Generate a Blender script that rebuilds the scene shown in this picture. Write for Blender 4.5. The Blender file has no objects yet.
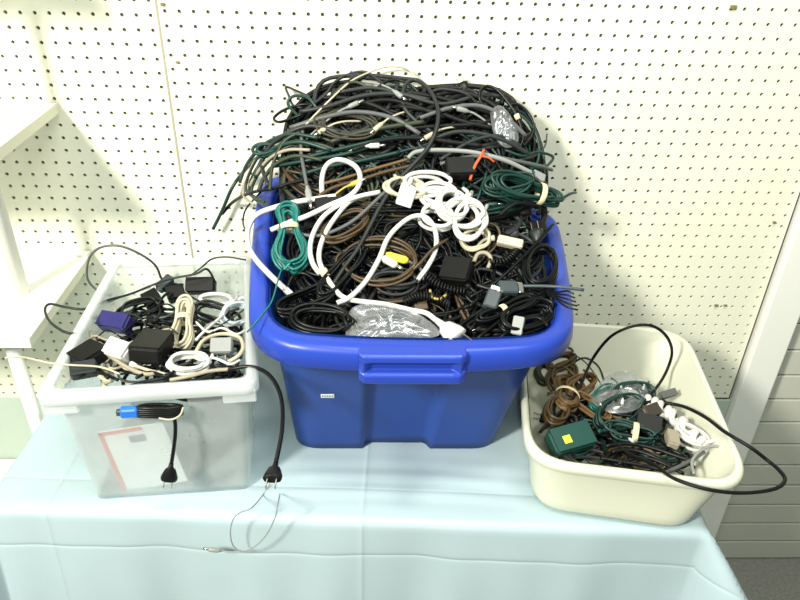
import bpy, math, random
import numpy as np
from mathutils import Vector, Matrix

# ------------------------------------------------------------------ camera, world, lights, exposure
H = 1.75                      # camera height above the floor
F = 714.7                     # focal length in pixels of the 800 x 600 frame
PITCH, YAW, ROLL = 0.5552, -0.040888, 0.03038
WALL = 1.3587                 # distance of the pegboard wall
scene = bpy.context.scene
COL = scene.collection
rng = random.Random(11)

def cam_axes():
    f = Vector((0, math.cos(PITCH), -math.sin(PITCH)))
    u = Vector((0, math.sin(PITCH), math.cos(PITCH)))
    r = Vector((1, 0, 0))
    Rz = Matrix.Rotation(YAW, 3, 'Z')
    f, u, r = Rz @ f, Rz @ u, Rz @ r
    c, s = math.cos(ROLL), math.sin(ROLL)
    return c*r + s*u, -s*r + c*u, f
RI, UP, FW = cam_axes()
EYE = Vector((0, 0, H))
cam_data = bpy.data.cameras.new('camera')
cam_data.sensor_width = 36.0
cam_data.lens = F/800*36
cam_data.clip_start = 0.02
cam = bpy.data.objects.new('camera', cam_data)
COL.objects.link(cam)
M = Matrix((RI, UP, -FW)).transposed().to_4x4()
M.translation = EYE
cam.matrix_world = M
scene.camera = cam

world = bpy.data.worlds.new('world')
scene.world = world
world.use_nodes = True
bg = world.node_tree.nodes['Background']
bg.inputs['Color'].default_value = (0.88, 1.0, 0.89, 1)
bg.inputs['Strength'].default_value = 0.24

def area(name, loc, target, size, power, color, size_y=None):
    d = bpy.data.lights.new(name, 'AREA')
    d.energy = power; d.color = color
    d.shape = 'RECTANGLE'; d.size = size; d.size_y = size_y or size
    o = bpy.data.objects.new(name, d)
    COL.objects.link(o)
    o.location = loc
    o.rotation_euler = (Vector(target) - Vector(loc)).to_track_quat('-Z', 'Y').to_euler()
    return o
# ceiling tube lamp up on the left, a second one further back, and the camera's own flash
area('ceiling_lamp', (-1.45, -0.75, 2.72), (-0.2, 1.2, 0.9), 0.30, 96, (1.0, 0.975, 0.86), 0.42)
area('ceiling_lamp', (0.25, 0.45, 2.95), (0.1, 1.0, 0.8), 1.1, 24, (1.0, 0.99, 0.93), 0.3)
area('camera_flash', (0.05, 0.0, H + 0.06), (0.05, 1.2, 1.0), 0.05, 2.0, (0.86, 0.97, 1.0), 0.03)

vs = scene.view_settings
vs.view_transform = 'Standard'
vs.look = 'None'
vs.exposure = 0.40
vs.gamma = 1.0
vs.use_curve_mapping = False

# ------------------------------------------------------------------ helpers
def ray(px, py):
    return FW + RI*((px - 400)/F) - UP*((py - 300)/F)
def on_y(px, py, Y):
    d = ray(px, py); return EYE + d*(Y/d.y)
def on_z(px, py, z):
    d = ray(px, py); return EYE + d*((z - H)/d.z)

ORG = {}
def tag(o, label=None, cat=None, group=None, kind=None):
    if label: o['label'] = label
    if cat: o['category'] = cat
    if group: o['group'] = group
    if kind: o['kind'] = kind
    return o
def thing(name, label, cat, loc, group=None):
    o = bpy.data.objects.new(name, None)
    o.empty_display_size = 0.02
    COL.objects.link(o)
    o.location = loc
    ORG[o.name] = Vector(loc)
    return tag(o, label, cat, group)
def obj(name, vf, mat, parent=None, smooth=True):
    verts, faces = vf
    verts = [Vector(v) for v in verts]
    if parent is not None:
        org = ORG[parent.name]
    else:
        xs = [v.x for v in verts]; ys = [v.y for v in verts]; zs_ = [v.z for v in verts]
        org = Vector(((min(xs)+max(xs))/2, (min(ys)+max(ys))/2, min(zs_)))
    me = bpy.data.meshes.new(name)
    me.from_pydata([tuple(v - org) for v in verts], [], faces)
    me.validate()
    if smooth:
        me.polygons.foreach_set('use_smooth', [True]*len(me.polygons))
    me.materials.append(mat)
    o = bpy.data.objects.new(name, me)
    COL.objects.link(o)
    ORG[o.name] = org
    if parent is not None:
        o.parent = parent
    else:
        o.location = org
    return o
def join(*parts):
    V, Fc = [], []
    for v, f in parts:
        n = len(V)
        V += list(v); Fc += [tuple(i + n for i in q) for q in f]
    return V, Fc
def bevel_mod(o, w, seg=2):
    m = o.modifiers.new('bevel', 'BEVEL'); m.width = w; m.segments = seg; m.limit_method = 'ANGLE'
    return o
def box(x0, x1, y0, y1, z0, z1):
    v = [(x0,y0,z0),(x1,y0,z0),(x1,y1,z0),(x0,y1,z0),(x0,y0,z1),(x1,y0,z1),(x1,y1,z1),(x0,y1,z1)]
    return [Vector(p) for p in v], [(0,3,2,1),(4,5,6,7),(0,1,5,4),(1,2,6,5),(2,3,7,6),(3,0,4,7)]
def frame(u, n):
    u = Vector(u).normalized(); n = Vector(n)
    n = (n - u*n.dot(u)).normalized()
    return u, n.cross(u), n
def obox(c, u, n, lu, lv, ln, taper=1.0):
    """box with long axis u, up n, bevelled edges built in (chamfered section)"""
    u, v, n = frame(u, n); c = Vector(c)
    V = []
    ch = min(lu, lv, ln)*0.16
    # three stacked rounded rectangles
    levels = [(-ln/2, ch), (-ln/2 + ch, 0), (ln/2 - ch, 0), (ln/2, ch)]
    Fc = []
    for z, ins in levels:
        k = taper if z > 0 else 1.0
        a, b = lu/2*k - ins, lv/2*k - ins
        q = ch
        ring = [(-a+q,-b),(a-q,-b),(a,-b+q),(a,b-q),(a-q,b),(-a+q,b),(-a,b-q),(-a,-b+q)]
        V += [c + u*x + v*y + n*z for x, y in ring]
    for l in range(3):
        for i in range(8):
            j = (i+1) % 8
            Fc.append((l*8+i, l*8+j, l*8+8+j, l*8+8+i))
    Fc.append(tuple(reversed(range(8)))); Fc.append(tuple(range(24, 32)))
    return V, Fc
def spline(pts, per=6):
    pts = [Vector(p) for p in pts]
    if len(pts) < 3:
        return [pts[0].lerp(pts[-1], i/per) for i in range(per+1)]
    P = [pts[0]*2 - pts[1]] + pts + [pts[-1]*2 - pts[-2]]
    out = []
    for i in range(1, len(P)-2):
        a, b, c, d = P[i-1], P[i], P[i+1], P[i+2]
        for k in range(per):
            t = k/per
            out.append(0.5*((2*b) + (c-a)*t + (2*a-5*b+4*c-d)*t*t + (3*b-a-3*c+d)*t**3))
    out.append(pts[-1].copy())
    return out
def tube(path, r, sides=6, flat=1.0):
    path = [Vector(p) for p in path]
    n = len(path)
    V, Fc = [], []
    t0 = (path[1] - path[0]).normalized()
    ref = Vector((0, 0, 1)) if abs(t0.z) < 0.9 else Vector((1, 0, 0))
    nrm = (ref - t0*ref.dot(t0)).normalized()
    for i in range(n):
        t = (path[min(i+1, n-1)] - path[max(i-1, 0)])
        t = t.normalized() if t.length > 1e-9 else t0
        nrm = nrm - t*nrm.dot(t)
        nrm = nrm.normalized() if nrm.length > 1e-6 else t.orthogonal().normalized()
        b = t.cross(nrm)
        rr = r[i] if isinstance(r, (list, tuple)) else r
        for k in range(sides):
            a = 2*math.pi*k/sides
            V.append(path[i] + nrm*(math.cos(a)*rr*flat) + b*(math.sin(a)*rr))
        t0 = t
    for i in range(n-1):
        for k in range(sides):
            j = (k+1) % sides
            Fc.append((i*sides+k, i*sides+j, (i+1)*sides+j, (i+1)*sides+k))
    Fc.append(tuple(reversed(range(sides)))); Fc.append(tuple(range((n-1)*sides, n*sides)))
    return V, Fc
def ring_tube(c, u, n, ra, rb, r, sides=6, seg=20):
    """closed torus around axis n-plane spanned by frame(u,n): ellipse ra along u, rb along v"""
    u, v, n = frame(u, n); c = Vector(c)
    V, Fc = [], []
    for i in range(seg):
        a = 2*math.pi*i/seg
        d = u*(math.cos(a)*ra) + v*(math.sin(a)*rb)
        o = (u*(math.cos(a)*rb) + v*(math.sin(a)*ra)).normalized()
        for k in range(sides):
            e = 2*math.pi*k/sides
            V.append(c + d + o*(math.cos(e)*r) + n*(math.sin(e)*r))
    for i in range(seg):
        for k in range(sides):
            j = (k+1) % sides; i2 = (i+1) % seg
            Fc.append((i*sides+k, i2*sides+k, i2*sides+j, i*sides+j))
    return V, Fc
def loft(loops, cap0=False, cap1=False):
    V, Fc = [], []
    n = len(loops[0])
    for l in loops: V += l
    for i in range(len(loops)-1):
        for k in range(n):
            j = (k+1) % n
            Fc.append((i*n+k, i*n+j, (i+1)*n+j, (i+1)*n+k))
    if cap0: Fc.append(tuple(reversed(range(n))))
    if cap1: Fc.append(tuple(range((len(loops)-1)*n, len(loops)*n)))
    return V, Fc
def rquad(cs, r, ns=16, nc=6):
    """rounded quad through 4 corners FL, FR, BR, BL; side 0 is the front"""
    cs = [Vector(c) for c in cs]
    pts = []
    for i in range(4):
        a, b = cs[i], cs[(i+1) % 4]
        d = (b - a).normalized(); L = (b - a).length
        s0, s1 = a + d*r, b - d*r
        for k in range(ns):
            pts.append(s0.lerp(s1, k/ns))
        c2 = cs[(i+2) % 4]
        e = b + (c2 - b).normalized()*r
        for k in range(nc):
            t = k/nc
            pts.append(s1*(1-t)**2 + b*(2*t*(1-t)) + e*t*t)
    return pts
def inset_quad(cs, d, dz=0.0):
    cs = [Vector(c) for c in cs]
    out = []
    for i in range(4):
        p, c, q = cs[i-1], cs[i], cs[(i+1) % 4]
        a = (p - c); b = (q - c)
        a = Vector((a.x, a.y, a.z)).normalized(); b = b.normalized()
        s = max(0.3, a.cross(b).length)
        out.append(c + (a + b)*(d/s) + Vector((0, 0, dz)))
    return out
def lerp_quad(a, b, t):
    return [Vector(p).lerp(Vector(q), t) for p, q in zip(a, b)]

# ------------------------------------------------------------------ materials
MATS = {}
def mat(name, col, rough=0.5, spec=0.5, var=0.12, scale=30.0, bump=0.0, bscale=200.0, metal=0.0, coat=0.0):
    if name in MATS: return MATS[name]
    m = bpy.data.materials.new(name); m.use_nodes = True
    nt = m.node_tree; p = nt.nodes['Principled BSDF']
    p.inputs['Roughness'].default_value = rough
    p.inputs['Specular IOR Level'].default_value = spec
    p.inputs['Metallic'].default_value = metal
    p.inputs['Coat Weight'].default_value = coat
    tc = nt.nodes.new('ShaderNodeTexCoord')
    nz = nt.nodes.new('ShaderNodeTexNoise'); nz.inputs['Scale'].default_value = scale
    nz.inputs['Detail'].default_value = 3
    nt.links.new(tc.outputs['Object'], nz.inputs['Vector'])
    mx = nt.nodes.new('ShaderNodeMix'); mx.data_type = 'RGBA'
    mx.inputs[6].default_value = tuple(max(0, c*(1-var)) for c in col) + (1,)
    mx.inputs[7].default_value = tuple(min(1, c*(1+var)) for c in col) + (1,)
    nt.links.new(nz.outputs['Fac'], mx.inputs[0])
    nt.links.new(mx.outputs[2], p.inputs['Base Color'])
    if bump:
        n2 = nt.nodes.new('ShaderNodeTexNoise'); n2.inputs['Scale'].default_value = bscale
        nt.links.new(tc.outputs['Object'], n2.inputs['Vector'])
        b = nt.nodes.new('ShaderNodeBump'); b.inputs['Strength'].default_value = bump
        b.inputs['Distance'].default_value = 0.002
        nt.links.new(n2.outputs['Fac'], b.inputs['Height'])
        nt.links.new(b.outputs['Normal'], p.inputs['Normal'])
    MATS[name] = m
    return m
def clear_mat(name, col, clear=0.6, rough=0.25, gloss=0.10):
    m = bpy.data.materials.new(name); m.use_nodes = True
    nt = m.node_tree
    for n in list(nt.nodes):
        if n.type != 'OUTPUT_MATERIAL': nt.nodes.remove(n)
    out = nt.nodes['Material Output']
    tr = nt.nodes.new('ShaderNodeBsdfTransparent'); tr.inputs['Color'].default_value = (*[min(1, c*1.03) for c in col], 1)
    df = nt.nodes.new('ShaderNodeBsdfDiffuse'); df.inputs['Color'].default_value = (*col, 1)
    tl = nt.nodes.new('ShaderNodeBsdfTranslucent'); tl.inputs['Color'].default_value = (*col, 1)
    gl = nt.nodes.new('ShaderNodeBsdfGlossy'); gl.inputs['Roughness'].default_value = rough
    tc = nt.nodes.new('ShaderNodeTexCoord')
    nz = nt.nodes.new('ShaderNodeTexNoise'); nz.inputs['Scale'].default_value = 14
    nt.links.new(tc.outputs['Object'], nz.inputs['Vector'])
    mr = nt.nodes.new('ShaderNodeMapRange')
    mr.inputs[3].default_value = clear - 0.06; mr.inputs[4].default_value = clear + 0.06
    nt.links.new(nz.outputs['Fac'], mr.inputs[0])
    a = nt.nodes.new('ShaderNodeMixShader'); a.inputs[0].default_value = 0.45
    nt.links.new(df.outputs[0], a.inputs[1]); nt.links.new(tl.outputs[0], a.inputs[2])
    b = nt.nodes.new('ShaderNodeMixShader')
    nt.links.new(mr.outputs[0], b.inputs[0])
    nt.links.new(a.outputs[0], b.inputs[1]); nt.links.new(tr.outputs[0], b.inputs[2])
    c = nt.nodes.new('ShaderNodeMixShader'); c.inputs[0].default_value = gloss
    nt.links.new(b.outputs[0], c.inputs[1]); nt.links.new(gl.outputs[0], c.inputs[2])
    nt.links.new(c.outputs[0], out.inputs['Surface'])
    MATS[name] = m
    return m

m_peg = mat('pegboard_paint', (0.82, 0.82, 0.67), 0.55, 0.3, 0.03, 3, 0.05, 60)
m_pegback = mat('hole_shade_backing', (0.11, 0.10, 0.08), 0.9, 0.1)  # wall behind coloured dark to stand in for shade in the peg holes
m_lower = mat('pale_panel', (0.50, 0.58, 0.50), 0.6, 0.3, 0.04, 4)
m_seam = mat('seam_strip', (0.36, 0.34, 0.24), 0.7, 0.2)
m_white = mat('white_laminate', (0.82, 0.82, 0.76), 0.4, 0.4, 0.02, 5)
m_edge = mat('shelf_edge_band', (0.66, 0.66, 0.52), 0.5, 0.3, 0.04, 20)
m_post = mat('white_post_paint', (0.90, 0.90, 0.84), 0.4, 0.4, 0.02, 5)
m_slat = mat('grey_slatwall', (0.58, 0.58, 0.50), 0.6, 0.3, 0.05, 6)
m_groove = mat('slatwall_groove', (0.10, 0.10, 0.085), 0.8, 0.2)
m_floor = mat('grey_carpet', (0.25, 0.25, 0.225), 0.95, 0.1, 0.4, 120, 0.5, 300)
m_blue = mat('blue_plastic', (0.020, 0.054, 0.39), 0.36, 0.38, 0.06, 9)
m_blueshade = mat('blue_plastic_shaded', (0.016, 0.055, 0.27), 0.42, 0.35, 0.14, 7)  # same plastic as the rim, darkened for the shade below it
m_cream = mat('cream_plastic', (0.66, 0.67, 0.54), 0.38, 0.4, 0.04, 8)
m_bin = clear_mat('frosted_clear_plastic', (0.93, 0.95, 0.95), 0.76, 0.3, 0.05)
m_binrim = clear_mat('frosted_clear_rim', (0.93, 0.95, 0.95), 0.45, 0.3, 0.06)
m_bag = clear_mat('clear_bag', (0.88, 0.90, 0.93), 0.84, 0.24, 0.13)
black = mat('black_vinyl', (0.004, 0.005, 0.005), 0.34, 0.24, 0.3)
black2 = mat('black_rubber', (0.007, 0.007, 0.007), 0.46, 0.2, 0.3)
dgrey = mat('dark_grey_vinyl', (0.022, 0.025, 0.025), 0.42, 0.3, 0.2)
grey = mat('grey_vinyl', (0.095, 0.10, 0.10), 0.42, 0.4, 0.12)
lgrey = mat('light_grey_vinyl', (0.27, 0.28, 0.265), 0.42, 0.4, 0.1)
white = mat('white_vinyl', (0.66, 0.655, 0.60), 0.42, 0.4, 0.05)
cream = mat('cream_vinyl', (0.50, 0.46, 0.33), 0.42, 0.4, 0.08)
beige = mat('beige_vinyl', (0.33, 0.29, 0.21), 0.45, 0.4, 0.1)
brown = mat('brown_vinyl', (0.060, 0.036, 0.014), 0.42, 0.45, 0.2)
tanb = mat('tan_brown_vinyl', (0.135, 0.075, 0.028), 0.45, 0.4, 0.2)
green = mat('dark_green_vinyl', (0.006, 0.036, 0.028), 0.42, 0.45, 0.2)
olive = mat('olive_green_vinyl', (0.030, 0.038, 0.020), 0.45, 0.4, 0.2)
teal = mat('teal_vinyl', (0.004, 0.13, 0.11), 0.36, 0.45, 0.12)
navy = mat('navy_plastic', (0.022, 0.019, 0.12), 0.42, 0.45, 0.2)
bluep = mat('bright_blue_plastic', (0.02, 0.16, 0.62), 0.4, 0.45, 0.15)
slate = mat('slate_grey_plastic', (0.045, 0.060, 0.066), 0.42, 0.45, 0.15)
gadapt = mat('green_adapter_plastic', (0.004, 0.050, 0.040), 0.42, 0.45, 0.1)
yellow = mat('yellow_plastic', (0.80, 0.76, 0.05), 0.4, 0.45, 0.06)
tie_m = mat('cream_tie', (0.74, 0.66, 0.40), 0.7, 0.2, 0.1)
tie_o = mat('orange_tie', (0.75, 0.13, 0.04), 0.6, 0.3, 0.1)
metal = mat('plug_metal', (0.62, 0.60, 0.55), 0.25, 0.5, 0.05, 30, metal=1.0)
paper = mat('white_paper', (0.84, 0.86, 0.86), 0.8, 0.2, 0.02)
redp = mat('red_print', (0.72, 0.22, 0.20), 0.8, 0.2, 0.05)
inkp = mat('grey_ink', (0.22, 0.24, 0.27), 0.8, 0.2, 0.1)
glossbag = mat('crumpled_film', (0.60, 0.62, 0.62), 0.18, 0.6, 0.25, 40)

# tablecloth: pale blue with pressed fold lines and a fine weave
def cloth_material():
    m = mat('pale_blue_cloth', (0.41, 0.52, 0.555), 0.42, 0.5, 0.05, 9)
    nt = m.node_tree; p = nt.nodes['Principled BSDF']
    p.inputs['Sheen Weight'].default_value = 0.15
    uv = nt.nodes.new('ShaderNodeUVMap'); uv.uv_map = 'cloth'
    sp = nt.nodes.new('ShaderNodeSeparateXYZ'); nt.links.new(uv.outputs[0], sp.inputs[0])
    total = None
    for ax, pos, w in ((0, 0.028, 0.004), (0, -0.50, 0.003), (1, -0.085, 0.0028), (1, 0.060, 0.004), (1, -0.24, 0.003)):
        s = nt.nodes.new('ShaderNodeMath'); s.operation = 'SUBTRACT'; s.inputs[1].default_value = pos
        nt.links.new(sp.outputs[ax], s.inputs[0])
        d = nt.nodes.new('ShaderNodeMath'); d.operation = 'DIVIDE'; d.inputs[1].default_value = w
        nt.links.new(s.outputs[0], d.inputs[0])
        q = nt.nodes.new('ShaderNodeMath'); q.operation = 'MULTIPLY'
        nt.links.new(d.outputs[0], q.inputs[0]); nt.links.new(d.outputs[0], q.inputs[1])
        a = nt.nodes.new('ShaderNodeMath'); a.operation = 'ADD'; a.inputs[1].default_value = 1.0
        nt.links.new(q.outputs[0], a.inputs[0])
        r = nt.nodes.new('ShaderNodeMath'); r.operation = 'DIVIDE'; r.inputs[0].default_value = 1.0 if ax == 0 else -0.8
        nt.links.new(a.outputs[0], r.inputs[1])
        if total is None: total = r
        else:
            t = nt.nodes.new('ShaderNodeMath'); t.operation = 'ADD'
            nt.links.new(total.outputs[0], t.inputs[0]); nt.links.new(r.outputs[0], t.inputs[1]); total = t
    b = nt.nodes.new('ShaderNodeBump'); b.inputs['Strength'].default_value = 0.6
    b.inputs['Distance'].default_value = 0.0026
    nt.links.new(total.outputs[0], b.inputs['Height'])
    nt.links.new(b.outputs['Normal'], p.inputs['Normal'])
    return m
m_cloth = cloth_material()

# ------------------------------------------------------------------ the setting
def structure(name, vf, m, label=None, cat=None, smooth=False):
    o = obj(name, vf, m, None, smooth)
    o['kind'] = 'structure'
    if label: o['label'] = label
    if cat: o['category'] = cat
    return o
structure('floor', box(-3.0, 3.0, -2.5, WALL + 0.2, -0.05, 0.0), m_floor, 'dark grey speckled floor beneath the table', 'floor')
wb = structure('wall_back', box(-2.2, 0.885, WALL + 0.0045, WALL + 0.05, 0.0, 2.6), m_pegback,
               'back wall covered with perforated cream pegboard', 'wall')
def pegboard(x_first, ncol, z_first, nrow):
    s, r, th = 0.0254, 0.0037, 0.0045
    V, Fc = [], []
    sq = [(-.5,-.5),(0,-.5),(.5,-.5),(.5,0),(.5,.5),(0,.5),(-.5,.5),(-.5,0)]
    oc = [(math.cos(math.radians(a))*r, math.sin(math.radians(a))*r) for a in (225,270,315,0,45,90,135,180)]
    for i in range(ncol):
        for j in range(nrow):
            cx, cz = x_first + i*s, z_first - j*s
            n = len(V)
            V += [(cx + a*s, WALL, cz + b*s) for a, b in sq]
            V += [(cx + a, WALL, cz + b) for a, b in oc]
            V += [(cx + a, WALL + th, cz + b) for a, b in oc]
            for k in range(8):
                l = (k+1) % 8
                Fc.append((n+k, n+l, n+8+l, n+8+k))
                Fc.append((n+8+k, n+8+l, n+16+l, n+16+k))
    return V, Fc
pb1 = obj('pegboard_panel', pegboard(-0.378, 50, H - 0.244 + 8*0.0254, 43), m_peg, wb, False)
pb2 = obj('pegboard_panel', pegboard(-0.404 - 27*0.0254, 28, H - 0.252 + 8*0.0254, 43), m_peg, wb, False)
tag(obj('seam_strip', box(-0.3932, -0.3892, WALL - 0.0012, WALL + 0.004, 0.62, 2.0), m_seam, wb, False))
obj('lower_panel', box(-2.2, 0.885, WALL - 0.002, WALL + 0.006, 0.0, 0.622), m_lower, wb, False)
# little rusty hook marks left in the board
for px, py, w in ((733, 7, .007), (178, 62, .004), (163, 4, .005), (774, 222, .004), (716, 305, .005), (725, 305, .004)):
    p = on_y(px, py, WALL)
    obj('hook_stub', obox((p.x, WALL - 0.002, p.z), (1, 0, 0), (0, -1, 0), w*1.6, w, 0.005), mat('rusty_hook', (0.20, 0.17, 0.07), 0.8, 0.2, 0.3), wb, False)
post = structure('trim_1', box(0.887, 0.966, WALL - 0.022, WALL + 0.03, 0.0, 2.6), m_post, 'white upright post at the end of the pegboard', 'post')
bevel_mod(post, 0.003)
wr = structure('wall_right', box(0.93, 2.4, WALL + 0.028, WALL + 0.06, 0.0, 2.6), m_groove, 'grey slatwall to the right of the white post', 'wall')
slat_me = None
for k in range(24):
    z0 = 0.004 + k*0.0762
    if slat_me is None:
        s = obj('slat', box(0.967, 2.4, WALL + 0.016, WALL + 0.03, z0, z0 + 0.0715), m_slat, wr, False)
        slat_me = s.data
        bevel_mod(s, 0.002)
        base_z = 0.0
    else:
        s = bpy.data.objects.new('slat', slat_me); COL.objects.link(s); s.parent = wr
        s.location = (0, 0, k*0.0762)
        bevel_mod(s, 0.002)

# ------------------------------------------------------------------ white shelf unit on the left
su = thing('shelf_unit', 'white shelf unit with uprights against the pegboard at left', 'shelf', (-0.95, 1.2, 0))
for zt, dep in ((H - 0.411, 0.315), (H - 0.73, 0.322), (H - 0.07, 0.32)):
    sh = obj('shelf', box(-1.35, -0.6035, WALL - dep, WALL - 0.004, zt - 0.019, zt), m_white, su, False)
    obj('edge_band', box(-0.6035, -0.6015, WALL - dep, WALL - 0.004, zt - 0.019, zt), m_edge, sh, False)
obj('shelf_lip', box(-1.35, -0.604, WALL - 0.024, WALL - 0.004, H - 0.73, H - 0.726), m_white, su, False)
obj('base_shelf', box(-1.35, -0.70, WALL - 0.40, WALL - 0.006, 0.400, 0.424), m_white, su, False)
for x in (-0.676, -1.30):
    obj('upright', tube([(x, 1.19, H - 0.73), (x, 1.19, H - 0.2), (x, 1.19, 2.1)], 0.0135, 12), m_white, su)
    obj('leg', tube([(x, 1.105, 0.0), (x, 1.105, 0.5), (x, 1.105, H - 0.749)], 0.0135, 12), m_white, su)

# ------------------------------------------------------------------ table and cloth
TZ = H - 0.94                 # table top
TA = Vector((-0.643, 0.856, 0)); TB = Vector((0.550, 0.800, 0))
TU = (TB - TA).normalized(); TV = Vector((-TU.y, TU.x, 0))
TW = (TB - TA).length; TD = 0.475
def tpos(a, b, z):
    p = TA + TU*a + TV*b
    return Vector((p.x, p.y, z))
tb = thing('folding_table', 'narrow table hidden under the pale blue cloth', 'table', tpos(TW/2, TD/2, 0))
def tbox(a0, a1, b0, b1, z0, z1):
    v, f = box(a0, a1, b0, b1, z0, z1)
    return [tpos(p.x, p.y, p.z) for p in v], f
obj('tabletop', tbox(0, TW, 0, TD, TZ - 0.03, TZ - 0.004), m_white, tb, False)
for a in (0.05, TW - 0.05):
    for b in (0.05, TD - 0.05):
        obj('leg', tbox(a - .015, a + .015, b - .015, b + .015, 0, TZ - 0.03), lgrey, tb, False)
def cloth():
    drop = 0.50
    step = 0.0085
    na = int((TW + 2*drop)/step); nb = int((TD + drop)/step)
    V, UVs, Fc = [], [], []
    def wv(t, f, ph): return math.sin(t*f + ph)
    R = 0.012
    for j in range(nb + 1):
        q = -drop + (TD + drop)*j/nb          # q<0 front drape
        for i in range(na + 1):
            p = -drop + (TW + 2*drop)*i/na    # p<0 left, p>TW right
            ea = -p if p < 0 else (p - TW if p > TW else 0.0)
            eb = -q if q < 0 else 0.0
            ca, cb = min(max(p, 0), TW), max(q, 0)
            r = math.hypot(ea, eb)
            z = TZ
            da = db = 0.0
            if r > 0:
                ua = (-1 if p < 0 else 1)*ea/r; ub = -eb/r
                corner = 2*ea*eb/(r*r)        # 1 on the corner diagonal
                if r < R*1.57:
                    th = r/R; out = R*math.sin(th); dn = R*(1 - math.cos(th))
                else:
                    out = R; dn = R + (r - R*1.57)
                flare = 0.03 + 0.62*corner*corner
                if p > TW: flare += 0.10
                k = max(0.0, r - 0.004)
                out += k*flare
                dn *= (1 - 0.22*corner*corner)
                # soft vertical folds in the drape
                along = p if eb > ea else q*1.0 + 5
                amp = min(1.0, r/0.30)
                fold = 0.010*wv(along, 15.0, 0.6) + 0.006*wv(along, 31.0, 2.0) + 0.003*wv(along, 57.0, 1.0)
                out += amp*(fold + 0.010)
                da, db = ua*out, ub*out
                z = TZ - dn
            else:
                # shallow ripples on the top, stronger just in front of the tote
                g = math.exp(-((q - 0.075)/0.05)**2)*math.exp(-((p - 0.68)/0.32)**2)
                edge = min(1.0, min(q, p + 0.05, TW - p + 0.05)/0.02)
                z = TZ + (0.0020*wv(q + 0.012*wv(p, 7, 0), 165, 0.4)*g + 0.0004*wv(p*1.3 + q*2.0, 23, 0))*max(0, edge)
            v = tpos(ca + da, cb + db, z)
            V.append(v); UVs.append((p - TW/2, q))
    for j in range(nb):
        for i in range(na):
            a = j*(na+1) + i
            Fc.append((a, a+1, a+na+2, a+na+1))
    o = obj('tablecloth', (V, Fc), m_cloth)
    uvl = o.data.uv_layers.new(name='cloth')
    idx = np.zeros(len(o.data.loops), dtype=np.int32)
    o.data.loops.foreach_get('vertex_index', idx)
    arr = np.array(UVs, dtype=np.float32)[idx]
    uvl.data.foreach_set('uv', arr.ravel())
    tag(o, 'pale blue cloth with pressed folds draped over the table', 'tablecloth')
cloth()
T0 = TZ + 0.002               # things stand here

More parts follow.
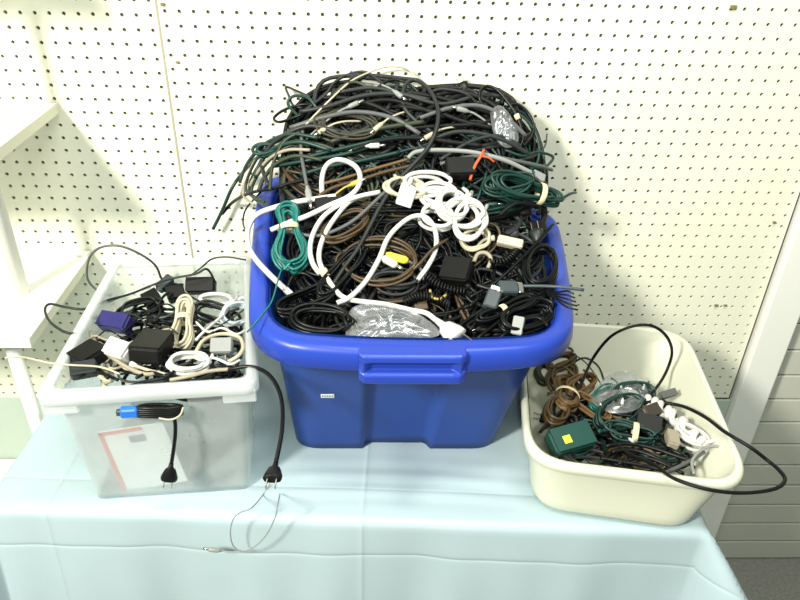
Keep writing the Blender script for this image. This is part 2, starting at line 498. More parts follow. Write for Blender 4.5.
# ------------------------------------------------------------------ blue tote
RIM = [Vector((-0.188, 0.884, H - 0.622)), Vector((0.306, 0.884, H - 0.622)),
       Vector((0.368, 1.340, H - 0.606)), Vector((-0.228, 1.344, H - 0.532))]
BOT = [Vector((-0.150, 0.986, T0)), Vector((0.232, 0.986, T0)), Vector((0.226, 1.285, T0)), Vector((-0.150, 1.285, T0))]
def bow(loop, k, by=0.034, bx=0.008):
    """belly the sides of a tote loop outwards"""
    for p in loop:
        ux = (p.x - 0.06)/0.27; uy = (p.y - 1.10)/0.24
        ux = max(-1, min(1, ux)); uy = max(-1, min(1, uy))
        if p.y < 1.10: p.y += k*by*(1 - ux*ux)*uy
        p.x += k*bx*(1 - uy*uy)*ux
    return loop
def make_tote():
    t = thing('storage_tote', 'big blue plastic storage tote heaped with cables', 'tote', (0.05, 1.12, T0))
    top = inset_quad(RIM, 0.028, 0.0)
    NS, NC = 40, 7
    def wall_loops(b, tq, ins, rb, rt):
        L = []
        for k in range(13):
            s = k/12
            q = lerp_quad(b, tq, s)
            lp = rquad(q, rb + (rt - rb)*s, NS, NC)
            # recessed centre panel in the front and the sides
            for side in range(4):
                for m in range(NS):
                    u = m/NS
                    d = max(0.0, min(1.0, (0.205 - abs(u - 0.5))/0.02 + 0.5))
                    dep = 0.016*d*(1.0 if s < 0.9 else 0.0)
                    n = Vector(((0, 1, 0), (-1, 0, 0), (0, -1, 0), (1, 0, 0))[side])
                    lp[side*(NS+NC) + m] += n*dep
            L.append(bow(lp, s*s))
        return L
    outer = wall_loops(BOT, top, 0, 0.05, 0.06)
    bi = inset_quad(BOT, 0.003, 0.003); ti = inset_quad(top, 0.003)
    inner = wall_loops(bi, ti, 0, 0.05, 0.06)
    foot = [[p + (Vector((0.04, 1.13, p.z)) - p)*0.06 for p in outer[0]]]
    body = join(loft(foot + outer, True, False), loft([list(l) for l in inner], True, False))
    obj('body', body, m_blueshade, t)
    # rolled rim with a deep skirt
    def rl(ins, dz, r=0.085): return bow(rquad(inset_quad(RIM, ins, dz), r, NS, NC), 1)
    prof = [(0.034, -0.010, .062), (0.029, -0.002, .064), (0.023, 0.002, .067), (0.009, 0.001, .076), (0.003, -0.002, .082), (0.0, -0.008, .085),
            (-0.002, -0.033, .086), (0.000, -0.036, .085), (0.003, -0.033, .083), (0.006, -0.012, .08), (0.026, -0.008, .066)]
    obj('rim', loft([rl(*p) for p in prof]), m_blue, t)
    # grip: wider flange, groove and lower bar in the middle of the front and the back
    for yb, sg, zt, xa, xb in ((0.852, 1, H - 0.624, -0.016, 0.128), (1.342, -1, H - 0.572, -0.02, 0.14)):
        pr = [(0.030, 0.0045), (-0.004, 0.0045), (-0.010, 0.001), (-0.011, -0.008), (-0.002, -0.013), (0.000, -0.026), (-0.010, -0.029),
              (-0.0125, -0.032), (-0.0125, -0.044), (-0.009, -0.048), (0.008, -0.048), (0.012, -0.036), (0.012, -0.008), (0.030, -0.004)]
        if sg < 0: pr = [(max(a, -0.002), b) for a, b in pr]
        V, Fc = [], []
        n = len(pr)
        xs = [xa - 0.008, xa, xa + 0.012, xb - 0.012, xb, xb + 0.008]
        for e, x in enumerate(xs):
            k = (0.35, 0.9, 1.0, 1.0, 0.9, 0.35)[e]
            for a, b in pr:
                if e in (1, 4) and -0.028 < b < -0.012: a = min(a, -0.010)
                V.append(Vector((x, yb + sg*(0.03 + (a - 0.03)*(1 if a > 0 else 1)) + sg*(1-k)*max(0, -a), zt + b*(1 if k > 0.5 else 0.93))))
        for e in range(len(xs) - 1):
            for i in range(n):
                j = (i+1) % n
                Fc.append((e*n+i, e*n+j, e*n+n+j, e*n+n+i) if sg < 0 else (e*n+j, e*n+i, e*n+n+i, e*n+n+j))
        Fc.append(tuple(range(n))); Fc.append(tuple(reversed(range((len(xs)-1)*n, len(xs)*n))))
        bevel_mod(obj('grip', (V, Fc), m_blue, t, False), 0.002, 2)
    # small white sticker on the front
    def pix(p):
        d = p - EYE
        return 400 + F*d.dot(RI)/d.dot(FW), 300 - F*d.dot(UP)/d.dot(FW)
    best = None
    for li, lp in enumerate(outer[1:-1], 1):
        for m in range(NS):
            e = math.hypot(pix(lp[m])[0] - 329, pix(lp[m])[1] - 393.5)
            if best is None or e < best[0]: best = (e, li, m)
    _, li, m = best
    nrm = (outer[li][m+1] - outer[li][m-1]).cross(outer[li+1][m] - outer[li-1][m]).normalized()
    if nrm.y > 0: nrm = -nrm
    c = outer[li][m] + nrm*0.0012
    st = obj('sticker', obox(c, (1, 0, 0), nrm, 0.0225, 0.010, 0.0014), paper, t, False)
    for k in range(5):
        obj('printed_mark', obox(c + Vector((-0.008 + 0.004*k, 0, 0)) + nrm*0.0008, (1, 0, 0), nrm, 0.0022, 0.004, 0.0006), inkp, st, False)
make_tote()

# ------------------------------------------------------------------ clear bin on the left
LB_R = [on_z(34, 398, H - 0.683), on_z(258, 384, H - 0.683), Vector((-0.246, 1.262, H - 0.683)), Vector((-0.512, 1.240, H - 0.683))]
LB_B = [Vector((-0.470, 0.862, T0)), Vector((-0.213, 0.886, T0)), Vector((-0.252, 1.225, T0)), Vector((-0.492, 1.205, T0))]
def make_clear_bin():
    t = thing('storage_bin', 'frosted clear plastic bin of cables on the table, left of the blue tote', 'bin', (-0.36, 1.03, T0))
    top = inset_quad(LB_R, 0.016)
    NS, NC = 40, 4
    loops = []
    K = 20
    for k in range(K + 1):
        s = k/K
        loops.append(rquad(lerp_quad(LB_B, top, s), 0.016 + 0.002*s, NS, NC))
    V, Fc = loft(loops, True, False)
    n = len(loops[0])
    keep = []
    for f in Fc:
        if len(f) == 4:
            k = f[0]//n; m = f[0] % n
            if m < NS and 15 <= k <= 17 and 0.37 <= m/NS < 0.70: continue   # hand hole under the rim
        keep.append(f)
    b = obj('body', (V, keep), m_bin, t)
    sol = b.modifiers.new('wall', 'SOLIDIFY'); sol.thickness = 0.002; sol.offset = -1
    def rl(ins, dz, r): return rquad(inset_quad(LB_R, ins, dz), r, NS, NC)
    prof = [(0.0175, -0.006, .016), (0.016, 0.0, .016), (0.013, 0.002, .017), (0.002, 0.001, .018), (0.0, -0.002, .019), (-0.001, -0.018, .020), (0.001, -0.019, .019), (0.003, -0.004, .018), (0.016, -0.002, .016)]
    obj('rim', loft([rl(*p) for p in prof]), m_binrim, t)
    # deeper skirt pieces at the two front corners
    u = (LB_R[1] - LB_R[0]).normalized(); w = Vector((-u.y, u.x, 0))
    for c, sd in ((LB_R[0], 1), (LB_R[1], -1)):
        obj('corner_skirt', obox(c + u*(sd*0.030) + w*0.006 - Vector((0, 0, 0.024)), u, (0, 0, 1), 0.050, 0.008, 0.024), m_binrim, t, False)
make_clear_bin()

# ------------------------------------------------------------------ cream dish pan on the right
DP_R = [Vector((0.244, 0.832, H - 0.82)), Vector((0.593, 0.772, H - 0.82)), Vector((0.645, 1.212, H - 0.82)), Vector((0.300, 1.250, H - 0.82))]
DP_B = [Vector((0.268, 0.838, T0)), Vector((0.535, 0.786, T0)), Vector((0.585, 1.17, T0)), Vector((0.318, 1.21, T0))]
def make_pan():
    t = thing('dish_pan', 'cream plastic dish pan of cables, right of the blue tote', 'dish pan', (0.43, 1.0, T0))
    top = inset_quad(DP_R, 0.009)
    NS, NC = 14, 9
    foot = inset_quad(DP_B, 0.012); 
    up = [v + Vector((0, 0, 0.010)) for v in lerp_quad(DP_B, top, 0.02)]
    L = [rquad(foot, .05, NS, NC), rquad([v + Vector((0,0,0.003)) for v in inset_quad(DP_B, 0.004)], .056, NS, NC), rquad(up, .06, NS, NC)]
    for k in range(1, 9):
        s = k/8
        q = lerp_quad(up, top, s)
        if s > 0.8: q = inset_quad(q, -0.003)
        L.append(rquad(q, .06 + .01*s, NS, NC))
    inner = [rquad(inset_quad(foot, 0.004, 0.003), .05, NS, NC)]
    for k in range(9):
        s = k/8
        inner.append(rquad(inset_quad(lerp_quad(up, top, s), 0.003, 0.0), .058 + .01*s, NS, NC))
    obj('body', join(loft(L, True, False), loft(inner, True, False)), m_cream, t)
    def rl(ins, dz, r=.075): return rquad(inset_quad(DP_R, ins, dz), r, NS, NC)
    prof = [(0.0120, -0.005), (0.010, 0.000), (0.007, 0.002), (0.003, 0.0015), (0.0, -0.002), (-0.001, -0.014), (0.001, -0.016), (0.003, -0.012), (0.009, -0.006)]
    obj('rim', loft([rl(*p) for p in prof]), m_cream, t)
make_pan()

# ------------------------------------------------------------------ surfaces of the three heaps
TP = [(0.80, -0.645), (0.90, -0.640), (0.97, -0.628), (1.03, -0.598), (1.08, -0.566), (1.15, -0.508), (1.22, -0.444), (1.28, -0.382), (1.32, -0.352), (1.36, -0.345)]
def interp(T, y):
    if y <= T[0][0]: return T[0][1]
    for (a, b), (c, d) in zip(T, T[1:]):
        if y <= c: return b + (d - b)*(y - a)/(c - a)
    return T[-1][1]
def z_tote(x, y):
    w = min(1, max(0, (y - 1.02)/0.2))
    u = abs(x - 0.06)/0.275
    return H + interp(TP, y) - w*0.085*u**5
def z_bin(x, y): return H + interp([(0.85, -0.700), (1.0, -0.708), (1.25, -0.742)], y)
def z_pan(x, y): return H + interp([(0.78, -0.850), (0.95, -0.862), (1.2, -0.893)], y)
def z_cloth(x, y): return T0
def hit(surf, px, py, lift=0.006):
    d = ray(px, py); d = d/d.y
    y0, y1 = 0.70, {'z_pan': 1.185, 'z_bin': 1.222}.get(surf.__name__, 1.352)
    prev = y0
    yy = y0
    while yy < y1:
        p = EYE + d*yy
        if p.z <= surf(p.x, p.y):
            a, b = prev, yy
            for _ in range(18):
                m = (a+b)/2; p = EYE + d*m
                if p.z <= surf(p.x, p.y): b = m
                else: a = m
            yy = b; break
        prev = yy; yy += 0.01
    yy = min(yy, y1)
    p = EYE + d*yy
    return p - d.normalized()*lift
def trace(surf, pts, lift=0.006):
    return [hit(surf, q[0], q[1], q[2] if len(q) > 2 else lift) for q in pts]

# ------------------------------------------------------------------ cable parts
def plug(parent, p, d, up, m, s=1.0, prongs=2):
    """mains plug: tapered body pointing along d, metal blades at the end"""
    d, v, n = frame(d, up); p = Vector(p)
    sec = [(0.000, .0032, .0032), (0.012, .0042, .0042), (0.016, .0085, .0062), (0.030, .0125, .0072), (0.036, .0125, .0074), (0.037, .0110, .0062)]
    loops = []
    for t, a, b in sec:
        loops.append([p + d*(t*s) + v*(math.cos(2*math.pi*k/10)*a*s*1.05) + n*(math.copysign(abs(math.sin(2*math.pi*k/10))**0.7, math.sin(2*math.pi*k/10))*b*s) for k in range(10)])
    o = obj('plug', loft(loops, True, True), m, parent)
    for sd in (-1, 1)[:prongs]:
        c = p + d*((0.036 + 0.0085)*s) + v*(sd*0.0062*s)
        obj('prong', obox(c, d, v, 0.018*s, 0.0062*s, 0.0016*s), metal, o, False)
    return o
def barrel(parent, p, d, up, m, s=1.0, tip=None, name='plug'):
    """small round jack: collar, sleeve and metal tip"""
    d, v, n = frame(d, up); p = Vector(p)
    sec = [(0.0, .0028), (0.006, .0034), (0.008, .0052), (0.026, .0056), (0.028, .0050)]
    loops = [[p + d*(t*s) + (v*math.cos(2*math.pi*k/10) + n*math.sin(2*math.pi*k/10))*(r*s) for k in range(10)] for t, r in sec]
    o = obj(name, loft(loops, True, True), m, parent)
    obj('tip', tube([p + d*(0.027*s), p + d*(0.040*s)], 0.0028*s, 8), tip or metal, o)
    return o
def cable(label, path, r, m, name='power_cable', cat='cable', group=None, end=None, start=None, ties=(), sides=6, per=6, raw=False, flat=1.0, up=(0, -0.5, 0.8)):
    """one cord as a thing; end/start: (kind, material, scale)"""
    P = path if raw else spline(path, per)
    if not end and not start and not ties:
        o = obj(name, tube(P, r, sides, flat), m)
        return tag(o, label, cat, group)
    base = min(P, key=lambda q: q.z)
    t = thing(name, label, cat, base, group)
    obj('cord', tube(P, r, sides, flat), m, t)
    for spec_, a, b in ((end, P[-1], P[-1] - P[-3]), (start, P[0], P[0] - P[2])):
        if not spec_: continue
        k, mm, s = spec_
        if k == 'plug': plug(t, a, b, up, mm, s)
        elif k == 'jack': barrel(t, a, b, up, mm, s)
        elif k == 'block':
            d = Vector(b).normalized()
            obj('connector', obox(Vector(a) + d*0.012*s, d, up, 0.030*s, 0.020*s, 0.011*s), mm, t, False)
    for f, mm, s in ties:
        i = int(f*(len(P)-2)); d = P[min(i+2, len(P)-1)] - P[i]
        obj('tie', tube([P[i], P[i] + d.normalized()*0.006*s], r*1.45 + 0.0006, 10), mm, t)
    return t
def hank(label, c, u, n, length, width, loops, r, m, tie=tie_m, tie_at=0.0, pinch=0.62, thick=0.012, name='coiled_cable', cat='cable', group=None, end=None, seed=1, sides=6, tails=True):
    """a cord wound in long loops and bound in the middle"""
    R = random.Random(seed)
    u, v, n = frame(u, n); c = Vector(c)
    pts = []
    per = 16
    for k in range(int(loops*per) + 1):
        tt = 2*math.pi*k/per
        q = k//per
        if k % per == 0:
            ja, jb, jz, jx = R.uniform(.82, 1.08), R.uniform(.55, 1.08), R.uniform(-1, 1), R.uniform(-.05, .05)
        x = length/2*ja*math.cos(tt) + jx*length
        y = width/2*jb*math.sin(tt)
        xr = (x - tie_at*length)/(0.30*length)
        pin = 1 - pinch*math.exp(-xr*xr)
        z = thick*0.5*jz*pin + thick*0.25*math.sin(tt*0.5 + q)
        pts.append(c + u*x + v*(y*pin) + n*z)
    if tails:
        l = pts[-1]
        pts += [l + v*width*0.25 + u*length*.12, l + v*width*0.5 + u*length*R.uniform(.0, .3) - n*thick*0.5]
    P = spline(pts, 3)
    t = thing(name, label, cat, min(P, key=lambda q: q.z), group)
    obj('cord', tube(P, r, sides), m, t)
    if tie is not None:
        w = max(width/2*(1 - pinch)*0.95, r*2.2) + r
        cc = c + u*(tie_at*length)
        band = []
        for k, (dx, gr) in enumerate(((-0.005, 0.0), (-0.0035, .0012), (0.0035, .0012), (0.005, 0.0))):
            band.append([cc + u*dx + v*(math.cos(2*math.pi*i/14)*(w + gr)) + n*(math.sin(2*math.pi*i/14)*(thick*0.62 + r + gr)) for i in range(14)])
        obj('tie', loft(band, False, False), tie, t)
    if end:
        a = P[-1]; d = P[-1] - P[-3]
        (plug if end[0] == 'plug' else barrel)(t, a, d, n, end[1], end[2])
    return t
def adapter(label, c, u, n, lu, lv, ln, m, cord=None, prong_dir=None, name='power_adapter', cat='adapter', group=None, sticker=None, relief=True):
    """power brick: chamfered case with seam, cord boot, optional blades and rating plate"""
    u, v, n = frame(u, n); c = Vector(c)
    t = thing(name, label, cat, c - Vector((0, 0, ln/2)), group)
    case = obj('case', obox(c, u, n, lu, lv, ln), m, t, False)
    obj('case_lid', obox(c + n*(ln*0.5), u, n, lu*0.93, lv*0.93, ln*0.14), m, case, False)
    if sticker:
        mm, a, b, du, dv = sticker
        obj('rating_label', obox(c + n*(ln*0.58) + u*du + v*dv, u, n, a, b, 0.0012), mm, t, False)
    if prong_dir is not None:
        pd = {'u-': -u, 'u+': u, 'v-': -v, 'v+': v, 'n+': n}[prong_dir]
        half = {'u': lu, 'v': lv, 'n': ln}[prong_dir[0]]/2
        sd = v if prong_dir[0] == 'u' else u
        for k in (-1, 1):
            obj('prong', obox(c + pd*(half + 0.007) + sd*(k*0.0065), pd, sd if prong_dir[0] != 'n' else v, 0.018, 0.0063, 0.0017), metal, t, False)
    if cord:
        pts, r, cm = cord
        P = spline(pts, 6)
        obj('cord', tube(P, r, 6), cm, t)
        if relief: obj('strain_relief', tube(P[:3], [r*2.0, r*1.7, r*1.2], 8), m, t)
    return t
def helix(path, R, pitch, r0=None):
    P = spline(path, 24)
    out = []
    L = 0.0
    nrm = Vector((0, 0, 1))
    res = []
    total = sum((b - a).length for a, b in zip(P, P[1:]))
    n = int(total/pitch*10)
    # resample
    acc = [0]
    for a, b in zip(P, P[1:]): acc.append(acc[-1] + (b - a).length)
    j = 0
    for i in range(n + 1):
        s = total*i/n
        while j < len(acc) - 2 and acc[j+1] < s: j += 1
        f = (s - acc[j])/max(1e-9, acc[j+1] - acc[j])
        p = P[j].lerp(P[j+1], f); t = (P[j+1] - P[j]).normalized()
        nrm = (nrm - t*nrm.dot(t)).normalized(); b = t.cross(nrm)
        a = 2*math.pi*i/10
        res.append(p + nrm*(R*math.cos(a)) + b*(R*math.sin(a)))
    return res
def crumple(label, surf, px_poly, lift, name, m, seed=3, cat='plastic bag', n=16, amp=0.010, thick=0.010):
    """a crumpled film pouch: closed pillow of folded facets over a pixel-traced outline on the heap"""
    R = random.Random(seed)
    P = trace(surf, px_poly, lift)
    c = sum(P, Vector())/len(P)
    ring = spline(P + [P[0]], 4)[:-1]
    N = len(ring)
    up = Vector((0, -0.45, 0.9)).normalized()
    V = []; Fc = []
    levels = 7
    for sd in (1, -1):
        for k in range(levels):
            f = k/(levels)
            for i, q in enumerate(ring):
                p = q.lerp(c, f)
                h = thick*math.sqrt(max(0, 1 - (1 - f)**2))
                p = p + up*(sd*(h + (R.uniform(-amp, amp)*min(1, f*2.5) if k else 0)))
                V.append(p)
        V.append(c + up*sd*thick)
    off = levels*N + 1
    for s in (0, 1):
        b = s*off
        for k in range(levels - 1):
            for i in range(N):
                j = (i+1) % N
                q = (b+k*N+i, b+k*N+j, b+(k+1)*N+j, b+(k+1)*N+i)
                Fc.append(q if s == 0 else tuple(reversed(q)))
        for i in range(N):
            j = (i+1) % N
            q = (b+(levels-1)*N+i, b+(levels-1)*N+j, b+levels*N)
            Fc.append(q if s == 0 else tuple(reversed(q)))
    o = obj(name, (V, Fc), m, None, True)
    return tag(o, label, cat)

# ------------------------------------------------------------------ filler cords that make up the bulk of the heaps
def filler(surf, xr, yr, n, kinds, label, group, depth, size=(0.03, 0.085), seed=5, rot=None, name='tangled_cable', clampx=None, pw=4.0):
    R = random.Random(seed)
    tot = sum(k[2] for k in kinds)
    for q in range(n):
        w = R.uniform(0, tot)
        for m, rr, wt, word in kinds:
            w -= wt
            if w <= 0: break
        cx, cy = R.uniform(*xr), R.uniform(*yr)
        a, b = R.uniform(*size), R.uniform(*size)*R.uniform(.35, .9)
        th = R.uniform(0, math.pi) if rot is None else R.gauss(rot, 0.5)
        turns = R.uniform(1.3, 3.4)
        dp = R.uniform(*depth)
        ph = R.uniform(0, 6.28)
        lim = R.uniform(0.75, 1.05)
        dx, dy = R.uniform(-.03, .03), R.uniform(-.02, .02)
        N = int(turns*11)
        pts = []
        w1, w2 = R.uniform(.10, .30), R.uniform(.8, 1.8)
        for k in range(N):
            t = 2*math.pi*k/11 + ph
            g = 1 + w1*math.sin(t*w2*0.37 + ph)
            ex, ey = a*g*math.cos(t), b*g*math.sin(t)
            x = cx + ex*math.cos(th) - ey*math.sin(th) + dx*k/11
            y = cy + (ex*math.sin(th) + ey*math.cos(th))*0.85 + dy*k/11
            lo, hi = (clampx(y) if clampx else xr)
            mx_, hw = (lo + hi)/2, (hi - lo)/2
            my_, hh = (yr[0] + yr[1])/2, (yr[1] - yr[0])/2
            ux, uy = (x - mx_)/hw, (y - my_)/hh
            rr_ = (abs(ux)**pw + abs(uy)**pw)**(1/pw)
            if rr_ > 0.7:
                f = (0.7 + 0.3*math.tanh((rr_ - 0.7)/0.3)*lim)/rr_
                ux *= f; uy *= f
            x, y = mx_ + ux*hw, my_ + uy*hh
            z = surf(x, y) - dp + 0.007*math.sin(t*0.9 + q)
            pts.append(Vector((x, y, z)))
        end = None
        if R.random() < 0.3: end = (R.choice(('plug', 'jack', 'jack', 'block')), m, R.uniform(.75, 1.0))
        f3 = (cx - xr[0])/(xr[1] - xr[0])
        side = 'left' if f3 < 0.36 else ('middle' if f3 < 0.64 else 'right')
        tail = '' if (not end or depth[0] > 0.02) else {'plug': ' with plug', 'jack': ' with jack', 'block': ' with connector'}[end[0]]
        cable(label.replace('#', word).replace(' cord', ' cord' + tail, 1).replace('@', side), pts, rr*R.uniform(.85, 1.2), m, name=name, group=group.replace('#', word).replace('@', side), end=end, per=4,
              up=(R.uniform(-.5, .5), -.5, .8))
def tote_x(y):
    f = min(1, max(0, (y - 0.87)/0.46))
    return (-0.152 - 0.038*f, 0.272 + 0.068*f)
def lb_x(y):
    f = min(1, max(0, (y - 0.87)/0.37))
    return (-0.452 - 0.020*f, -0.213 - 0.040*f)
def pan_x(y):
    f = min(1, max(0, (y - 0.82)/0.37))
    return (0.300 + 0.045*f, 0.545 + 0.045*f)
DK = [(black, .0033, 4, 'black'), (black2, .0040, 3, 'black'), (dgrey, .0040, 3, 'dark grey'), (green, .0032, 2.0, 'dark green'), (olive, .0032, 1.2, 'olive')]
filler(z_tote, (-0.17, 0.30), (1.10, 1.335), 50, DK, '# cord tangled deep in the @ of the heap against the pegboard', '# cords deep in the @ of the upper heap', (0.026, 0.060), (0.05, 0.14), 21, 0.0, clampx=tote_x)
filler(z_tote, (-0.17, 0.30), (1.13, 1.338), 44, DK + [(grey, .0036, 1.6, 'grey'), (brown, .0030, 0.8, 'brown')], '# cord looped across the @ of the heap against the pegboard', '# cords on top of the upper heap, @', (0.000, 0.028), (0.05, 0.15), 22, 0.0, clampx=tote_x, pw=2.8)
DK2 = [(black, .0030, 6, 'black'), (black2, .0036, 3, 'black'), (dgrey, .0032, .8, 'dark grey'), (brown, .0028, .5, 'brown')]
filler(z_tote, (-0.135, 0.275), (0.948, 1.14), 50, DK2, '# cord lying deep in the front @ of the blue tote', '# cords deep in the front @ of the tote', (0.022, 0.050), (0.03, 0.10), 23, clampx=tote_x, pw=6)
filler(z_tote, (-0.135, 0.275), (0.925, 1.13), 36, DK2, '# cord looped on top in the front @ of the blue tote', '# cords on the front @ of the tote', (0.004, 0.022), (0.025, 0.075), 24, clampx=tote_x, pw=6)
LK = [(black, .0028, 4, 'black'), (dgrey, .0028, 1.5, 'dark grey'), (grey, .0026, 1, 'grey'), (cream, .0026, .8, 'cream')]
filler(z_bin, (-0.46, -0.22), (0.885, 1.17), 36, LK, '# cord lying in the @ of the clear bin', '# cords in the @ of the clear bin', (0.006, 0.05), (0.02, 0.07), 25, clampx=lb_x, pw=6)
PK = [(black, .0030, 4, 'black'), (green, .0024, 2, 'dark green'), (brown, .0026, 1.2, 'brown'), (dgrey, .0028, 1.2, 'dark grey')]
filler(z_pan, (0.31, 0.57), (0.850, 1.09), 34, PK, '# cord lying in the @ of the cream dish pan', '# cords in the @ of the dish pan', (0.004, 0.030), (0.02, 0.07), 26, clampx=pan_x, pw=6)

# ------------------------------------------------------------------ cords one can follow in the blue tote
def tc(label, pts, r, m, lift=0.012, surf=z_tote, **k):
    return cable(label, trace(surf, pts, lift), r, m, **k)
# --- the upper heap
tc('grey round cord looping high over the middle of the heap', [(332,286,.010),(346,265,.014),(357,250,.016),(368,230,.02),(380,207,.026),(394,185,.03),(410,168,.03),(427,149,.03),(436,130,.03),(438,110,.026),(430,91,.02),(416,80,.016),(405,86,.012),(403,105,.010),(416,121,.010),(432,132,.008)], .0040, dgrey, end=('jack', dgrey, 1.0))
tc('slate grey cord running beside the looping grey cord to the left', [(292,232,.012),(314,236,.014),(334,231,.018),(357,218,.022),(384,193,.026),(402,180,.026),(420,160,.02),(432,146,.012)], .0034, grey, start=('jack', lgrey, 0.9))
tc('thin cream wire arching over the top left of the heap', [(418,82,.004),(411,72,.008),(400,67,.012),(385,67,.014),(370,72,.016),(350,82,.018),(330,100,.02),(315,115,.02),(303,128,.018)], .0018, cream)
tc('dark grey cord hanging down the left of the heap with a grey plug', [(303,127,.014),(301,150,.018),(304,170,.02),(307,186,.018)], .0036, grey, end=('jack', lgrey, 1.1))
tc('black cord bent to a sharp point above the top left of the heap', [(310,97,.006),(297,91,.010),(286,87,.012),(289,96,.012),(293,105,.010),(302,108,.004)], .0024, dgrey)
tc('black cord arched along the top left skyline of the heap', [(292,120,.006),(308,108,.010),(325,95,.014),(335,82,.016),(350,74,.016),(365,72,.014),(378,80,.008),(392,92,.002)], .0026, dgrey)
tc('black loop flung out at the left shoulder of the heap', [(318,104,.004),(300,105,.010),(284,110,.012),(274,118,.012),(280,122,.012),(298,116,.012),(316,108,.008)], .0026, black)
for k, (dx, dy) in enumerate(((0, 0), (6, 2), (-4, 5), (10, 6))):
    tc('pale olive cord in the bundle folded over the left end of the heap', [(300+dx,140+dy,.004),(280+dx,140+dy,.014),(262+dx,152+dy,.018),(250+dx*.6,172+dy,.018),(246+dx*.6,190+dy,.014),(258+dx,200+dy,.01)], .0028, (olive, green, beige, olive)[k], group='cords folded over the left end of the heap')
tc('dark green forked cord sticking out left of the heap, upper branch', [(300,146,.008),(275,150,.014),(256,159,.018),(240,176,.022),(231,190,.024),(222,211,.024),(213,229,.022)], .0036, green)
tc('dark green cord curving left to meet the forked cord tip', [(305,180,.006),(290,183,.012),(275,188,.016),(250,193,.02),(233,202,.022),(222,214,.02)], .0032, black2)
tc('thin black wire dangling at the left rim of the blue tote', [(268,185,.01),(258,195,.012),(246,209,.014),(243,222,.012),(246,232,.01)], .0016, black)
hank('dark green extension cord hank knotted at the left of the heap', hit(z_tote, 276, 148, .012), (1, .1, .15), (0, -.5, .8), .075, .045, 5, .0030, green, tie=None, seed=3, group=None)
hank('dark coil of olive and black cord in the middle of the upper heap', hit(z_tote, 348, 125, .012), (1, -.05, -.1), (0, -.6, .8), .11, .07, 6, .0022, mat('dark_olive_vinyl', (0.045, 0.042, 0.026), .45, .3), tie=None, pinch=.1, seed=4)
for k, pts in enumerate(([(268,158),(300,158),(335,150),(370,142),(400,136)], [(275,166),(310,160),(345,154),(385,142)], [(300,175),(330,166),(365,160),(400,152)])):
    tc('dark green cord stretched across the left of the heap', pts, .0036, green, lift=.014, group='green cords across the left of the heap')
for k, pts in enumerate(([(405,92),(440,98),(475,108),(500,116)], [(398,106),(435,112),(465,122),(492,128)], [(412,128),(445,126),(478,124),(496,118)], [(320,98),(345,98),(370,104),(395,116),(410,130)], [(330,112),(360,104),(388,100),(414,106),(445,118)], [(436,95),(460,92),(485,100),(508,116)])):
    tc('thick black mains cord lying along the top of the heap', pts, .0046, black2, lift=.010, group='thick black cords along the top of the heap')
tc('grey twin flex draped across the right of the heap', [(408,158),(416,152),(435,150),(471,152),(504,160),(534,174)], .0042, lgrey, lift=.022, end=('block', lgrey, .8))
tc('second grey flex just above the green hank on the right', [(440,164),(462,158),(488,156),(512,160),(540,166),(552,170)], .0034, grey, lift=.018)
tc('brown flex crossing the heap above the white cords', [(318,196),(335,187),(360,180),(385,172),(410,166),(425,160)], .0036, brown, lift=.014)
tc('tan flex crossing the heap above the white loop', [(322,184),(345,178),(370,170),(395,163),(412,158)], .0030, tanb, lift=.012)
adapter('black adapter with an orange tie at the right of the heap', hit(z_tote, 460, 169, .020), (1, .1, .02), (0, -.6, .8), .052, .034, .026, black2)
tt = thing('cable_tie', 'orange twist tie around the black adapter on the heap', 'tie', hit(z_tote, 480, 168, .03))
obj('tie_band', tube(spline(trace(z_tote, [(470,180,.02),(475,166,.038),(481,156,.042),(484,150,.03)])), .0026, 6), tie_o, tt)
obj('tie_tail', tube(spline(trace(z_tote, [(481,156,.042),(489,158,.038),(494,162,.03)])), .0018, 6), tie_o, tt)
tc('black loop standing up at the top right of the heap', [(488,112,.004),(480,100,.012),(480,92,.018),(487,86,.02),(498,91,.02),(512,108,.02),(519,121,.018),(523,138,.014),(518,152,.008)], .0030, black, ties=((.72, tie_m, 1.6),))
tc('dark green loop hanging at the far right edge of the heap', [(512,112,.01),(523,117,.016),(534,130,.018),(539,146,.018),(537,163,.014),(528,172,.008)], .0026, green)
tc('dark green loop lying out over the right end of the heap', [(505,150,.01),(523,156,.016),(537,152,.018),(552,156,.02),(551,162,.02),(541,168,.018),(525,164,.012)], .0026, green)
tc('thin olive wire whisker at the right of the heap', [(520,160,.01),(535,156,.014),(545,146,.016),(547,134,.016)], .0014, olive)
crumple('crumpled clear bag at the top right of the heap', z_tote, [(490,112),(498,105),(508,112),(517,128),(518,142),(508,148),(498,142),(492,128)], .014, 'plastic_bag', m_bag, seed=8, amp=.006)
cable('bundled pale cord inside the crumpled bag on the heap', trace(z_tote, [(494,112),(506,122),(514,138),(506,143),(497,130),(500,116),(510,126),(511,140)], .012), .0028, lgrey)
hank('dark green light-string hank with cream tie hanging over the back right rim', hit(z_tote, 527, 190, .020), (.95, .05, -.28), (0, -.6, .8), .135, .062, 8, .0027, green, tie=tie_m, tie_at=.20, pinch=.45, thick=.024, seed=9)
hank('dark green light-string hank lying left of the cream tied one', hit(z_tote, 508, 184, .012), (.9, .2, .1), (0, -.6, .8), .085, .055, 6, .0026, green, tie=None, pinch=.1, thick=.02, seed=10)
tc('thick black-brown cord ducking under the green hank at right', [(500,215,.008),(508,208,.014),(518,203,.016),(530,204,.014),(540,206,.006)], .0042, black2)
